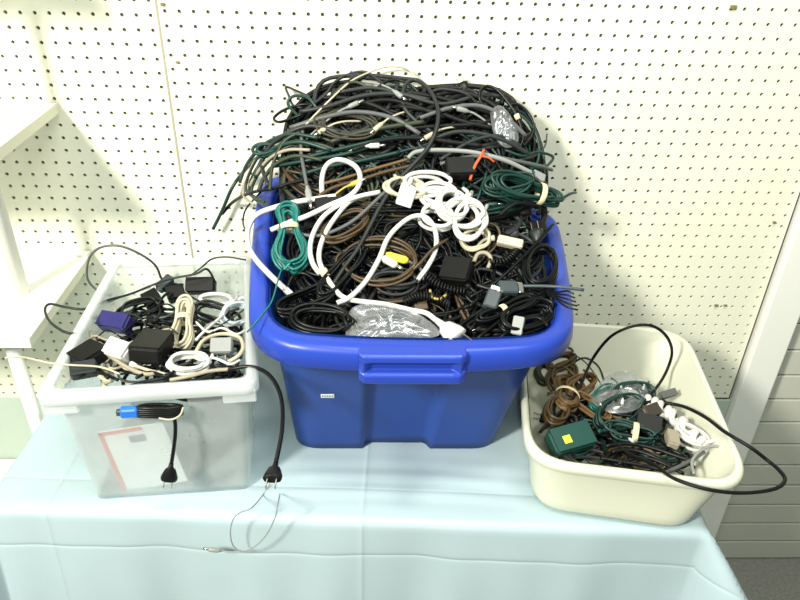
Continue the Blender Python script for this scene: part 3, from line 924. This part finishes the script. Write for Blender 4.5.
# --- white cords in the middle
tc('thick white cord bowing out over the left rim of the tote', [(336,196,.014),(315,199,.016),(296,202,.02),(276,207,.026),(258,214,.034),(249,226,.036),(248,243,.036),(254,257,.034),(268,273,.026),(286,290,.010)], .0048, white, end=('block', white, .5))
tc('thick white cord with an upright loop beside the grey plug', [(271,230,.02),(290,222,.022),(307,216,.022),(330,205,.022),(348,197,.022),(358,187,.022),(360,176,.022),(356,167,.022),(346,161,.022),(335,160,.02),(326,166,.018),(322,178,.016),(322,195,.010)], .0046, white)
tc('white cord bent in a tall hairpin left of the brown coil', [(380,192,.018),(357,197,.022),(339,205,.024),(323,217,.024),(313,234,.022),(310,250,.02),(313,264,.018),(320,274,.014)], .0044, white)
tc('white cord inside the tall hairpin with a cream tie', [(362,196,.016),(348,203,.02),(332,222,.022),(322,241,.02),(319,257,.018),(323,270,.016),(334,288,.016),(348,299,.016),(384,304,.016),(411,310,.016),(426,313,.018),(436,320,.020)], .0044, white, ties=((.47, tie_m, 2.5),), end=('plug', white, 1.4))
tc('white cord making the big round loop over the yellow plug', [(337,303,.02),(350,297,.022),(366,281,.024),(379,259,.026),(388,238,.028),(402,223,.03),(415,216,.03),(427,218,.03),(435,230,.028),(436,248,.026),(428,266,.02),(416,282,.012)], .0044, white)
for k, (cx, cy, a, b, lo, m) in enumerate(((462,214,.040,.052,3,white),(440,196,.050,.040,3,white),(425,184,.052,.036,2.6,white),(470,222,.034,.060,2.4,white),(405,190,.046,.034,2.4,cream),(452,205,.034,.040,3,white),(436,218,.038,.030,2.2,white))):
    hank(('white ring of cord on the right of the white tangle','white coil above the round white ring','white coil at the top of the white tangle under the grey flex','outermost white ring beside the black cords','cream coil behind the white plug block','small white ring in the centre of the white tangle','white coil low in the white tangle')[k],
         hit(z_tote, cx, cy, .020 + .003*(k % 3)), (1, .2*(k % 3 - 1), -.1), (0, -.55, .8), a*1.5, b*1.35, lo, .0037, m, tie=None, pinch=.05, thick=.016, seed=30 + k)
adapter('white plug block in the centre of the tangle', hit(z_tote, 406, 196, .030), (.3, .2, 1), (0, -1, .4), .034, .028, .018, white)
hank('cream ribbon cord folded beside the white tangle', hit(z_tote, 475, 240, .014), (.7, .3, .1), (0, -.5, .8), .05, .05, 3, .0028, cream, tie=None, pinch=.2, seed=41)
# --- teal and brown
hank('teal cord hank hung over the left wall of the tote with cream tie', hit(z_tote, 290, 236, .024), (.12, -.75, -.62), (.15, -.62, .75), .120, .078, 10, .0026, teal, tie=tie_m, tie_at=-.14, pinch=.66, thick=.016, seed=12, tails=False)
tc('thin teal wire crossing the left rim towards the clear bin', [(284,262,.01),(278,280,.03),(272,301,.045),(262,315,.05),(254,325,.055),(247,332,.05)], .0014, teal)
hank('brown speaker wire coil under the round white loop', hit(z_tote, 378, 262, .012), (1, -.2, .05), (0, -.5, .85), .135, .105, 5, .0026, brown, tie=None, pinch=.0, thick=.014, seed=13)
hank('brown flat cord coil at the left of the yellow plug', hit(z_tote, 345, 226, .010), (.8, .5, .3), (0, -.5, .85), .095, .055, 5, .0027, brown, tie=None, pinch=.1, seed=14)
yl = thing('audio_plug', 'yellow audio plug with grey cord inside the round white loop', 'plug', hit(z_tote, 396, 258, .02))
a, b = hit(z_tote, 386, 255, .024), hit(z_tote, 408, 261, .024)
obj('plug', tube([a, a.lerp(b, .15), a.lerp(b, .85), b], [.0050, .0068, .0068, .0045], 12), yellow, yl)
obj('cord', tube(spline([b, hit(z_tote, 420, 268, .018), hit(z_tote, 424, 280, .01)]), .0026, 6), grey, yl)
wl = thing('audio_plug', 'white audio plug lying below the yellow plug', 'plug', hit(z_tote, 390, 264, .02))
a, b = hit(z_tote, 383, 258, .022), hit(z_tote, 397, 266, .022)
obj('plug', tube([a, a.lerp(b, .15), a.lerp(b, .85), b], [.0050, .0066, .0066, .0042], 12), white, wl)
obj('tip', tube([b, b + (b - a).normalized()*.012], .0034, 8), metal, wl)
hank('dark grey cord coil below the yellow plug', hit(z_tote, 396, 280, .012), (1, 0, 0), (0, -.5, .85), .065, .045, 4, .0030, dgrey, tie=None, pinch=.0, seed=15)
# --- black things in the front
hank('black cord hank at the front left of the tote', hit(z_tote, 306, 300, .012), (.75, .45, .1), (0, -.4, .9), .11, .052, 7, .0029, black, tie=None, pinch=.25, thick=.02, seed=16, end=('plug', black2, .9))
hank('black cord coil in the front left corner of the tote', hit(z_tote, 322, 322, .014), (1, -.15, 0), (0, -.4, .9), .095, .055, 7, .0030, black, tie=None, pinch=.05, thick=.02, seed=17, end=('plug', black, 1.0))
hank('black cord hank leaning on the hairpin of white cord', hit(z_tote, 340, 274, .012), (.5, .65, .3), (0, -.5, .85), .12, .042, 6, .0027, black, tie=None, pinch=.3, thick=.016, seed=18)
hank('shiny black cord coil by the front right corner of the tote', hit(z_tote, 528, 316, .012), (.7, .4, 0), (0, -.4, .9), .105, .055, 6, .0030, black, tie=None, pinch=.1, thick=.02, seed=19)
hank('black cord hank with cream tie near the white plug', hit(z_tote, 506, 310, .014), (.85, .45, .1), (0, -.4, .9), .12, .036, 6, .0026, black, tie=tie_m, tie_at=-.05, pinch=.55, thick=.014, seed=20)
hank('black cord coil against the right wall of the tote', hit(z_tote, 540, 268, .010), (.3, .8, .3), (0, -.5, .85), .09, .06, 5, .0032, black, tie=None, pinch=.0, thick=.02, seed=51)
for k, pts in enumerate(([(553,225,.02),(530,250,.018),(512,268,.018),(492,285,.016),(470,297,.014)], [(470,330,.012),(486,312,.014),(508,296,.016),(530,284,.016),(548,278,.014)], [(478,338,.01),(498,322,.012),(522,304,.014),(545,296,.012)], [(500,338,.01),(520,322,.012),(538,318,.012),(548,326,.01)], [(440,345,.004),(455,330,.006),(470,318,.010),(488,306,.012)])):
    tc('glossy black cord slanting across the front right of the tote', pts, .0030, black, group='glossy black cords slanting across the front right')
adapter('square black adapter right of the big white loop', hit(z_tote, 457, 272, .014), (.8, -.35, .1), (.1, -.6, .8), .050, .042, .030, black2, cord=(trace(z_tote, [(466,284),(478,296),(470,306)], .014), .0026, black))
P = helix(trace(z_tote, [(427,276,.016),(437,284,.018),(450,289,.018),(466,292,.016)]), .0062, .0052)
cable('black coiled telephone cord in front of the square adapter', P, .0020, black, raw=True, name='coiled_phone_cord')
P = helix(trace(z_tote, [(490,262,.012),(502,262,.014),(512,256,.014),(520,246,.012)]), .0060, .0052)
cable('black coiled telephone cord under the cream connector', P, .0020, black, raw=True, name='coiled_phone_cord')
P = helix(trace(z_tote, [(404,302,.010),(418,296,.012),(436,298,.012),(448,304,.010)]), .0058, .0050)
cable('black coiled telephone cord behind the plastic bag', P, .0020, black2, raw=True, name='coiled_phone_cord')
tc('beige cord loop beside the square black adapter', [(474,262,.012),(478,254,.016),(486,253,.018),(491,259,.016),(488,268,.012)], .0036, beige)
tc('small yellow cord loop behind the coiled phone cord', [(430,290,.012),(432,297,.016),(440,299,.016),(446,295,.012)], .0024, mat('mustard_vinyl', (.45,.36,.08), .5, .3))
adapter('cream flat connector lying at the right wall of the tote', hit(z_tote, 510, 243, .016), (.95, -.25, -.1), (0, -.6, .8), .044, .016, .014, cream, cord=(trace(z_tote, [(494,238),(484,240),(476,248)], .014), .0030, beige), name='cable_connector', cat='connector')
for k, (cx, cy, u, lb) in enumerate(((508, 288, (.95, .15, -.1), 'slate grey computer connector lying flat among the black cords'), (492, 300, (.35, .75, .45), 'slate grey computer connector standing among the black cords'))):
    t = thing('computer_connector', lb, 'connector', hit(z_tote, cx, cy, .012))
    c = hit(z_tote, cx, cy, .022); uu, vv, nn = frame(u, (0, -.5, .85))
    sh = obj('shell', obox(c, uu, nn, .034, .024, .014, .95), slate, t, False)
    obj('metal_shield', obox(c + uu*.021, uu, nn, .010, .020, .009), metal, sh, False)
    obj('cord', tube(spline([c - uu*.016, c - uu*.03 - nn*.004, c - uu*.05 + vv*.012 - nn*.012]), .0040, 8), black, t)
adapter('round-backed grey adapter in the front right corner of the tote', hit(z_tote, 518, 326, .014), (.2, .6, .75), (-.3, -.8, .5), .030, .018, .016, lgrey)
tc('dark teal cord end poking out over the right rim', [(520,286,.014),(540,286,.03),(560,287,.045),(584,290,.05)], .0030, slate)
# frayed black cord ends at the right rim
for k in range(5):
    tc('frayed black wire end spilling over the right rim', [(545,288+k,.012),(557,292+2*k,.03),(567,291+4*k,.045),(574+k,294+4*k,.048)], .0016, black, group='frayed black wire ends at the right rim')
crumple('shiny clear bag with cord inside at the front of the tote', z_tote, [(346,342),(346,325),(352,308),(372,303),(400,306),(425,318),(440,332),(430,338),(400,338),(370,343)], .014, 'plastic_bag', m_bag, seed=5, amp=.007)
hank('grey cord coiled inside the shiny bag at the tote front', hit(z_tote, 388, 324, .008), (1, 0, 0), (0, -.4, .9), .085, .034, 6, .0026, grey, tie=None, pinch=.1, thick=.012, seed=61)
for k, (pts, r, m) in enumerate((
    ([(330,150),(300,142),(275,148),(262,160),(255,178)], .0040, green), ([(318,138),(292,134),(272,140),(258,150),(246,166),(240,182)], .0036, green),
    ([(322,160),(296,156),(276,164),(264,178),(258,192)], .0036, olive), ([(310,150),(288,150),(270,158),(258,172),(250,186)], .0030, beige),
    ([(340,132),(312,126),(290,132),(270,146),(262,164),(268,186)], .0040, dgrey), ([(300,132),(286,140),(278,152),(272,168),(270,190)], .0032, olive))):
    tc(('dark green cord spilling over the left shoulder of the heap','outer dark green cord at the left shoulder of the heap','olive cord spilling towards the back left rim','beige cord among the green ones at the left shoulder','dark grey cord sweeping down the left shoulder of the heap','olive cord hanging straight down to the left rim')[k], pts, r, m, lift=.022)
for k, (pts, r, m) in enumerate((
    ([(300,112),(330,106),(362,96),(395,94),(430,100)], .0042, dgrey), ([(290,128),(322,118),(356,112),(392,118),(420,134)], .0042, grey),
    ([(430,140),(456,132),(482,134),(508,142),(528,154)], .0042, dgrey), ([(420,118),(450,108),(480,106),(506,118),(526,136)], .0040, grey),
    ([(352,150),(385,140),(418,138),(450,142),(482,146)], .0044, black2), ([(330,142),(362,132),(395,126),(424,122)], .0044, olive),
    ([(440,160),(470,142),(498,136),(520,146)], .0040, dgrey), ([(340,92),(372,88),(402,94),(440,104),(470,98)], .0038, dgrey))):
    tc(('dark grey cord along the skyline left of the grey loop','mid grey cord swept across the upper left of the heap','dark grey cord above the orange tie','mid grey cord below the standing black loop','thick black cord across the middle of the upper heap','olive cord crossing in front of the dark coil','dark grey cord bowed over the black adapter','dark grey cord along the very top of the heap')[k], pts, r, m, lift=.018)
for k, (px, py, qx, qy, m, lb) in enumerate((
    (346,108,356,103,lgrey,'pale grey jack half buried in the top left of the heap'), (384,122,376,128,cream,'cream jack lying by the dark coil on the heap'),
    (366,146,374,145,white,'small white jack in the middle of the upper heap'), (392,90,400,95,lgrey,'pale grey jack at the top of the heap'),
    (436,132,428,136,cream,'cream jack under the grey loop on the heap'), (470,112,462,109,lgrey,'pale grey jack in the upper right of the heap'),
    (330,126,322,130,cream,'cream jack at the left of the dark coil'), (348,186,356,182,mat('mustard_vinyl', (.45,.36,.08), .5, .3),'mustard jack inside the upright white loop'))):
    a_, b_ = hit(z_tote, px, py, .020), hit(z_tote, qx, qy, .022)
    cable(lb, [a_ - (b_ - a_)*4 - Vector((0, 0, .02)), a_ - (b_ - a_)*2 - Vector((0, 0, .006)), a_ - (b_ - a_)*.6, a_], .0019, m, end=('jack', m, .85), name='audio_cable')
for k, pts in enumerate(([(420,100,.004),(436,90,.016),(452,90,.02),(466,94,.018),(478,104,.006)], [(372,98,.004),(382,84,.014),(398,80,.016),(414,88,.012),(424,100,.002)], [(300,118,.006),(288,104,.016),(294,96,.02),(308,98,.02),(318,110,.01)], [(500,112,.006),(516,104,.016),(530,116,.02),(533,132,.018),(524,146,.008)], [(330,100,.004),(340,88,.014),(354,82,.018),(368,88,.014),(374,98,.004)])):
    tc(('dark loop standing on the skyline right of the grey loop','dark loop standing on the skyline under the cream wire','dark green loop at the top left skyline','dark loop beyond the clear bag at the right skyline','dark loop on the skyline behind the cream wire')[k], pts, .0030, (dgrey, black, green, black, olive)[k])
hank('tan cord hank tipped towards the arch cord in the dish pan', hit(z_pan, 582, 384, .020), (.6, .6, -.1), (0, -.5, .85), .085, .050, 7, .0026, tanb, tie=None, pinch=.2, thick=.02, seed=90)
hank('dark brown cord hank in the back left corner of the dish pan', hit(z_pan, 560, 362, .030), (.7, .5, 0), (0, -.5, .85), .070, .040, 6, .0028, brown, tie=None, pinch=.2, thick=.022, seed=91)
hank('dark green light string heaped under the tall arch in the dish pan', hit(z_pan, 630, 396, .020), (.9, .2, 0), (0, -.5, .85), .085, .060, 7, .0021, green, tie=None, pinch=.1, thick=.028, seed=92)
for k, (pts, r, m) in enumerate((
    ([(96,338),(108,330),(124,338),(140,332),(156,338)], .0014, black), ([(126,312),(140,318),(150,330),(166,326),(178,334)], .0014, dgrey),
    ([(150,312),(166,304),(180,310),(196,304),(212,308)], .0016, black), ([(196,322),(208,332),(222,328),(236,334),(246,330)], .0020, white),
    ([(188,352),(200,360),(214,358),(230,364),(240,360)], .0022, white), ([(202,330),(214,322),(228,326),(240,322)], .0018, lgrey),
    ([(168,298),(178,290),(190,296),(200,302)], .0018, black), ([(84,346),(94,336),(108,340),(118,334)], .0018, beige))):
    tc(('thin black wire wandering over the navy plug in the clear bin','thin dark grey wire left of the cream hank','thin black wire behind the cream hank in the clear bin','thin white cord above the light grey adapter','thin white cord below the light grey adapter','thin grey cord beside the white crossing cord','short black wire by the back power brick','short beige wire by the left wall of the clear bin')[k], pts, r, m, lift=.034, surf=z_bin)
hank('brown cord hank lying against the left wall of the dish pan', hit(z_pan, 556, 412, .018), (.35, .8, 0), (0, -.5, .85), .075, .05, 6, .0030, brown, tie=None, pinch=.1, thick=.02, seed=89)
adapter('black adapter brick at the left of the upper heap', hit(z_tote, 330, 208, .004), (.9, .2, .1), (0, -.6, .8), .05, .035, .025, black2)

# ------------------------------------------------------------------ clear bin on the left
B = dict(surf=z_bin)
tc('dark grey cord arching over the back left of the clear bin', [(110,296,.02),(97,290,.035),(88,280,.05),(87,267,.06),(91,255,.07),(102,247,.075),(120,246,.075),(140,254,.065),(155,265,.045),(161,278,.02)], .0024, grey, **B)
tc('dark grey cord looping out over the shelf side of the clear bin', [(215,282,.02),(210,272,.035),(205,269,.045),(195,274,.05),(170,279,.05),(150,286,.05),(130,294,.05),(105,301,.055),(85,309,.06),(65,307,.07),(50,304,.075),(45,309,.075),(48,319,.07),(56,327,.065),(68,333,.06),(83,334,.04)], .0024, dgrey, **B)
tc('white cord under the grey cords at the back of the clear bin', [(150,287,.03),(130,293,.035),(110,301,.04),(100,308,.035)], .0030, white, **B)
tc('thin cream wire lying out across the left rim of the clear bin', [(5,358,.11),(20,357,.10),(32,359,.085),(50,363,.07),(70,365,.06),(100,367,.035),(120,374,.02)], .0017, cream, **B)
tc('thin dark wire arching towards the blue tote from the clear bin', [(190,276,.02),(202,267,.035),(212,259,.045),(227,257,.05),(246,260,.05)], .0016, dgrey, **B)
nv = adapter('navy blue boxy plug with a black cord in the clear bin', hit(z_bin, 116, 323, .018), (.9, -.28, .05), (.1, -.5, .85), .058, .030, .028, navy, cord=(trace(z_bin, [(97,318),(88,317),(82,324),(78,332)], .02), .0028, black))
adapter('white adapter with two blades lying in the clear bin', hit(z_bin, 120, 351, .026), (.85, -.42, 0), (0, -.5, .85), .043, .030, .028, white, prong_dir='v-', cord=(trace(z_bin, [(131,364,.018),(148,370,.014),(165,374,.014)], .02), .0026, cream))
adapter('big black power brick in the middle of the clear bin', hit(z_bin, 152, 347, .020), (.06, .9, -.15), (0, -.35, .9), .072, .054, .030, black2, cord=(trace(z_bin, [(154,322,.02),(160,312,.02),(156,300,.02)], .02), .0028, black))
adapter('black power brick at the back of the clear bin', hit(z_bin, 201, 286, .020), (1, .05, 0), (0, -.7, .7), .056, .030, .030, black2, cord=(trace(z_bin, [(183,286),(172,284),(165,292)], .016), .0026, black))
adapter('black cube adapter beside the looping grey cord in the clear bin', hit(z_bin, 152, 300, .014), (.7, .5, .2), (0, -.6, .8), .032, .030, .028, black)
adapter('slate grey plug lying at the back of the clear bin', hit(z_bin, 165, 284, .018), (.5, .7, .2), (0, -.6, .8), .036, .018, .018, slate)
adapter('black adapter at the left wall of the clear bin', hit(z_bin, 88, 357, .016), (.5, .85, 0), (-.2, -.4, .9), .052, .040, .028, black2)
adapter('small grey adapter lying near the front left of the clear bin', hit(z_bin, 84, 370, .016), (.9, .3, 0), (-.1, -.5, .8), .040, .024, .020, dgrey)
adapter('light grey adapter inside a cream cord loop in the clear bin', hit(z_bin, 222, 347, .018), (1, .05, 0), (0, -.6, .8), .036, .026, .024, lgrey, prong_dir='v-')
tc('cream cord looping around the light grey adapter', [(196,352,.02),(203,341,.028),(215,335,.03),(228,334,.03),(240,338,.03),(243,348,.03),(238,356,.026),(228,362,.02)], .0034, cream, **B)
hank('cream cord hank standing bound in the middle of the clear bin', hit(z_bin, 183, 325, .034), (.07, -.82, -.30), (0, -.45, .9), .108, .044, 8, .0027, cream, tie=tie_m, tie_at=-.12, pinch=.52, thick=.018, seed=71, tails=False)
hank('white cord hank crumpled at the front of the clear bin', hit(z_bin, 190, 364, .022), (1, .1, 0), (0, -.45, .9), .062, .036, 5, .0030, white, tie=None, pinch=.1, thick=.02, seed=72)
hank('white flat cord folded at the back right of the clear bin', hit(z_bin, 218, 300, .022), (1, -.05, 0), (0, -.6, .8), .070, .026, 4, .0034, white, tie=None, pinch=.0, thick=.022, seed=73)
hank('pale blue-grey cord coil at the right wall of the clear bin', hit(z_bin, 236, 314, .016), (.6, .6, 0), (.2, -.5, .8), .055, .045, 5, .0026, mat('pale_blue_vinyl', (.50, .58, .60), .4, .4), tie=None, pinch=.0, thick=.016, seed=74)
tc('white cord crossing the right half of the clear bin', [(196,340,.02),(208,328,.028),(222,316,.03),(232,304,.03),(238,296,.026)], .0028, white, **B)
tc('olive wire crossing over the pale blue-grey coil', [(205,338,.03),(220,326,.036),(238,314,.036),(250,305,.03)], .0016, olive, **B)
tc('beige cord snaking from the white blades plug to the front', [(90,332,.02),(97,345,.022),(105,352,.018),(125,366,.018),(145,374,.016),(160,372,.012)], .0034, beige, **B)
tc('beige flex lying along the front rim of the clear bin', [(170,380,.012),(190,376,.02),(210,371,.024),(230,369,.024),(246,367,.03)], .0032, beige, **B)
tc('black mains cord hanging over the right rim with its plug above the cloth', [(225,370,.02),(236,368,.03),(247,366.5,.036),(260,369,.036),(271,377,.034),(279,391,.028),(282.5,408,.020),(282,430,.008),(279,448,.008),(276,462,.012)], .0034, black, end=('plug', black2, .95), **B)
adapter('small black adapter behind the cream hank in the clear bin', hit(z_bin, 176, 294, .016), (.8, .3, .1), (0, -.6, .8), .034, .028, .026, black2)
hank('black cord hank at the back left of the clear bin', hit(z_bin, 140, 308, .012), (.8, .4, 0), (0, -.6, .8), .075, .04, 6, .0026, black, tie=None, pinch=.2, thick=.018, seed=75)
hank('dark grey cord hank behind the pale blue-grey coil', hit(z_bin, 212, 312, .010), (.8, -.4, 0), (0, -.6, .8), .075, .045, 6, .0026, dgrey, tie=None, pinch=.2, thick=.018, seed=76)
for k, pts in enumerate(([(76,352),(88,344),(100,340),(110,348)], [(78,378),(90,372),(104,374),(118,380)], [(128,318),(136,306),(148,296),(160,300)], [(124,332),(134,322),(142,312),(150,314)], [(136,378),(150,372),(166,376),(176,370)], [(74,366),(86,362),(98,368),(108,378)])):
    tc('black flex twisted among the adapters in the clear bin', pts, .0028, black, lift=.016, group='black flexes among the adapters in the clear bin', **B)
# things poking through the hand hole of the clear bin
uF = (LB_R[1] - LB_R[0]).normalized(); nF = Vector((uF.y, -uF.x, 0))
def front_bin(px, py, out=0.0):
    d = ray(px, py); p0 = LB_R[0].lerp(LB_B[0], .16)
    t = (p0 - EYE).dot(nF)/d.dot(nF)
    return EYE + d*t + nF*out
hb = thing('coiled_cable', 'black cord bundle bulging through the hand hole of the clear bin', 'cable', front_bin(160, 418))
P = []
for k in range(5):
    P += [front_bin(134, 407 + k*1.7, .002), front_bin(150, 405 + k*2, .008), front_bin(170, 405 + k*2, .008), front_bin(182, 406 + k*1.8, .001), front_bin(172, 410 + k, -.012), front_bin(145, 410 + k, -.012)]
obj('cord', tube(spline(P, 4), .0028, 6), black, hb)
cable('cream wire curling at the end of the hand hole', [front_bin(160, 413, .012), front_bin(172, 414, .013), front_bin(181, 410, .012), front_bin(184, 404, .008)], .0016, cream)
t = thing('network_plug', 'bright blue plug in the hand hole of the clear bin', 'plug', front_bin(130, 416))
c = front_bin(130, 410, .004)
bb = obj('shell', obox(c, uF, nF, .026, .016, .014), bluep, t, False)
obj('latch', obox(c - uF*.014, uF, nF, .010, .010, .008), slate, bb, False)
tp = [front_bin(172, 411, .004), front_bin(176, 417, .012), front_bin(176.5, 428, .016), front_bin(175, 442, .018), front_bin(173, 455, .018)]
cable('black mains cord dangling from the hand hole with its plug', tp, .0030, black, end=('plug', black2, 1.0), up=nF)
# printed leaflet standing inside behind the front wall
def inside(px, py): 
    p0 = LB_B[0] + Vector((0, .02, 0)); nn = Vector((uF.y, -uF.x, -.12)).normalized()
    d = ray(px, py); t = (p0 - EYE).dot(nn)/d.dot(nn)
    return EYE + d*t
lf = thing('leaflet', 'white printed leaflet with red edge standing inside the clear bin', 'leaflet', inside(140, 488))
q = [inside(98, 432), inside(163, 422), inside(188, 480), inside(124, 491)]
nn = -(q[1] - q[0]).cross(q[3] - q[0]).normalized()
def plate(qq, o0, o1):
    V = [p + nn*o0 for p in qq] + [p + nn*o1 for p in qq]
    return V, [(0,1,2,3),(7,6,5,4),(0,4,5,1),(1,5,6,2),(2,6,7,3),(3,7,4,0)]
obj('sheet', plate(q, 0, .002), paper, lf, False)
if nn.y > 0: sg = -1
else: sg = 1
obj('red_edge', plate([q[0], q[0].lerp(q[1], .06), q[3].lerp(q[2], .06), q[3]], sg*.0025, sg*.003), redp, lf, False)
obj('red_edge', plate([q[0], q[1].lerp(q[0], .35), q[1].lerp(q[0], .35).lerp(q[2], .05), q[0].lerp(q[3], .05)], sg*.0025, sg*.003), redp, lf, False)
def lq(a, b):
    return q[0].lerp(q[1], a).lerp(q[3].lerp(q[2], a), b)
obj('print_block', plate([lq(.42,.12), lq(.66,.12), lq(.66,.22), lq(.42,.22)], sg*.0025, sg*.003), inkp, lf, False)

# thin lead lying on the cloth in front
C = dict(surf=z_cloth)
def drape(px, py, out=0.004):
    nn = Vector((TU.y, -TU.x, 0)); p0 = tpos(0, -0.040, 0)
    d = ray(px, py)
    return EYE + d*((p0 - EYE).dot(nn)/d.dot(nn)) + nn*out
lead = thing('thin_lead', 'thin grey lead looped down the front of the pale blue cloth', 'cable', drape(240, 550))
lp = [hit(z_cloth, 270, 484, .003), hit(z_cloth, 262, 496, .003), drape(252, 506), drape(240, 511), drape(233, 519), drape(231, 532), drape(234, 544), drape(243, 549), drape(256, 544), drape(268, 531), drape(276, 514), drape(278, 504), hit(z_cloth, 280, 494, .003)]
obj('cord', tube(spline(lp, 6), .0010, 6), lgrey, lead)
obj('lead_tail', tube(spline([drape(243, 549), drape(232, 550), drape(221, 549)], 5), .0010, 6), lgrey, lead)
barrel(lead, drape(222, 549), drape(208, 547) - drape(222, 549), (0, -1, 0), lgrey, .75)

# ------------------------------------------------------------------ dish pan on the right
D = dict(surf=z_pan)
tc('black cord standing in a tall arch over the dish pan', [(540,432,.012),(556,416,.02),(570,402,.03),(582,382,.05),(592,360,.07),(607,340,.09),(622,330,.10),(640,325,.105),(655,327,.105),(667,337,.10),(672,352,.09),(667,370,.07),(657,387,.05),(643,402,.03),(630,414,.015)], .0030, black2, **D)
tc('black cord swinging out past the right rim of the dish pan', [(636,408,.02),(648,402,.03),(657,402,.034),(682,406,.05),(705,417,.07),(725,432,.085),(750,447,.08),(767,460,.05),(778,469,.05),(785,480,.05),(774,489,.06),(742,493,.07),(706,489,.078),(673,478,.07),(655,465,.045),(630,454,.014),(612,440,.01)], .0032, black2, **D)
hank('brown cord hank with cream tie at the left end of the dish pan', hit(z_pan, 568, 392, .022), (.25, .75, -.2), (0, -.5, .85), .135, .070, 8, .0030, tanb, tie=tie_m, tie_at=-.12, pinch=.40, thick=.022, seed=81)
hank('dark brown cord coil behind the brown hank in the dish pan', hit(z_pan, 562, 376, .020), (.5, .7, 0), (0, -.5, .85), .095, .055, 6, .0030, brown, tie=None, pinch=.1, thick=.02, seed=82)
hank('tan cord hank lying beside the green lights in the dish pan', hit(z_pan, 590, 405, .016), (.5, -.7, 0), (0, -.5, .85), .085, .040, 6, .0026, tanb, tie=None, pinch=.2, thick=.016, seed=83)
hank('olive cord coil at the back left of the dish pan', hit(z_pan, 546, 372, .024), (.3, .8, 0), (0, -.5, .85), .060, .040, 4, .0036, olive, tie=None, pinch=.0, thick=.02, seed=84)
tc('dark green wire curling up the back wall of the dish pan', [(565,385,.02),(572,365,.03),(585,358,.035),(598,366,.03),(604,380,.02)], .0022, olive, **D)
tc('thin dark wire leaning on the back left wall of the dish pan', [(570,352,.02),(585,362,.024),(596,376,.02),(602,386,.012)], .0014, dgrey, **D)
adapter('green power adapter with a yellow label in the dish pan', hit(z_pan, 570, 440, .020), (.93, .30, .05), (0, -.42, .9), .078, .046, .036, gadapt, sticker=(yellow, .014, .014, -.014, -.004), cord=(trace(z_pan, [(597,432,.016),(612,430,.02),(622,438,.018)], .016), .0028, green))
hank('dark green light string bunched in the middle of the dish pan', hit(z_pan, 618, 414, .016), (.8, .5, 0), (0, -.5, .85), .110, .075, 8, .0022, green, tie=None, pinch=.1, thick=.026, seed=85)
hank('dark green light string hank with cream tie in the dish pan', hit(z_pan, 630, 432, .016), (.9, -.3, 0), (0, -.5, .85), .085, .050, 6, .0022, green, tie=tie_m, tie_at=.1, pinch=.3, thick=.02, seed=86)
hank('teal green light string under the clear bag in the dish pan', hit(z_pan, 606, 398, .016), (.7, .6, 0), (0, -.5, .85), .080, .050, 6, .0022, mat('sea_green_vinyl', (.012,.13,.10), .4, .4), tie=None, pinch=.1, thick=.02, seed=87)
crumple('crumpled clear bag over the green lights in the dish pan', z_pan, [(590,400),(598,384),(615,372),(632,372),(648,385),(645,402),(630,412),(608,412)], .030, 'plastic_bag', m_bag, seed=15, amp=.008, thick=.014)
adapter('black adapter beside the white twisted cord in the dish pan', hit(z_pan, 648, 426, .020), (.8, -.3, 0), (0, -.5, .85), .046, .036, .028, black2)
adapter('dark brown adapter behind the black one in the dish pan', hit(z_pan, 650, 412, .020), (.8, .4, 0), (0, -.5, .85), .036, .024, .022, mat('dark_brown_plastic', (.05,.04,.032), .45, .35))
adapter('grey round plug near the right wall of the dish pan', hit(z_pan, 668, 394, .030), (.9, .25, .1), (0, -.5, .85), .034, .014, .012, grey, cord=(trace(z_pan, [(660,397,.028),(648,402,.02),(640,410,.014)], .02), .0030, lgrey))
adapter('beige plug lying against the white twisted cord in the dish pan', hit(z_pan, 672, 440, .020), (.2, .9, 0), (0, -.5, .85), .036, .020, .018, beige)
# white twisted cord: two strands wound round each other
base = trace(z_pan, [(648,400,.022),(660,408,.024),(672,416,.024),(684,426,.024),(694,436,.022),(702,444,.018)])
wt = thing('twisted_cord', 'thick white twisted cord along the right side of the dish pan', 'cord', min(base, key=lambda p: p.z))
for ph in (0, 1):
    hp = helix(base, .0080, .030)
    if ph:
        bs = spline(base, 24)
        n = len(hp)
        hp = [bs[min(len(bs)-1, int(i/(n-1)*(len(bs)-1)))]*2 - p for i, p in enumerate(hp)]
    obj('strand', tube(hp, .0066, 8), white, wt)
hank('white cord bunch at the front end of the twisted cord', hit(z_pan, 692, 436, .014), (.6, -.7, 0), (0, -.5, .85), .062, .040, 5, .0034, white, tie=None, pinch=.1, thick=.018, seed=88)
tc('translucent white ring leaning in the front right corner of the dish pan', [(694,474,.016),(692,462,.022),(699,452,.028),(712,446,.032),(728,449,.034),(738,458,.030),(741,470,.02)], .0026, lgrey, **D)
tc('grey bent cord in the front right corner of the dish pan', [(662,474,.012),(676,468,.018),(692,460,.02),(704,452,.02)], .0034, grey, **D)
for k, pts in enumerate(([(612,452),(630,450),(650,455),(672,466)], [(600,458),(622,462),(645,466),(668,472)], [(606,446),(628,444),(652,448),(676,456),(694,462)], [(660,440),(672,450),(684,456),(694,468)], [(618,464),(640,458),(660,462),(684,474)])):
    tc('black cord lying along the front of the dish pan', pts, .0032, black, lift=.012, group='black cords along the front of the dish pan', **D)
for k, (px, py) in enumerate(((601, 410), (613, 409), (622, 405), (634, 442), (643, 390))):
    p = hit(z_pan, px, py, .034); d = Vector((rng.uniform(-1, 1), rng.uniform(-1, 1), .5)).normalized()
    lt = thing('fairy_light', 'tiny pale bulb on the green light string in the dish pan', 'bulb', p, 'pale bulbs of the green light string')
    obj('socket', tube([p - d*.008, p], .0028, 8), green, lt)
    obj('bulb', tube([p, p + d*.004, p + d*.010, p + d*.014], [.0024, .0034, .0026, .0006], 8), white, lt)
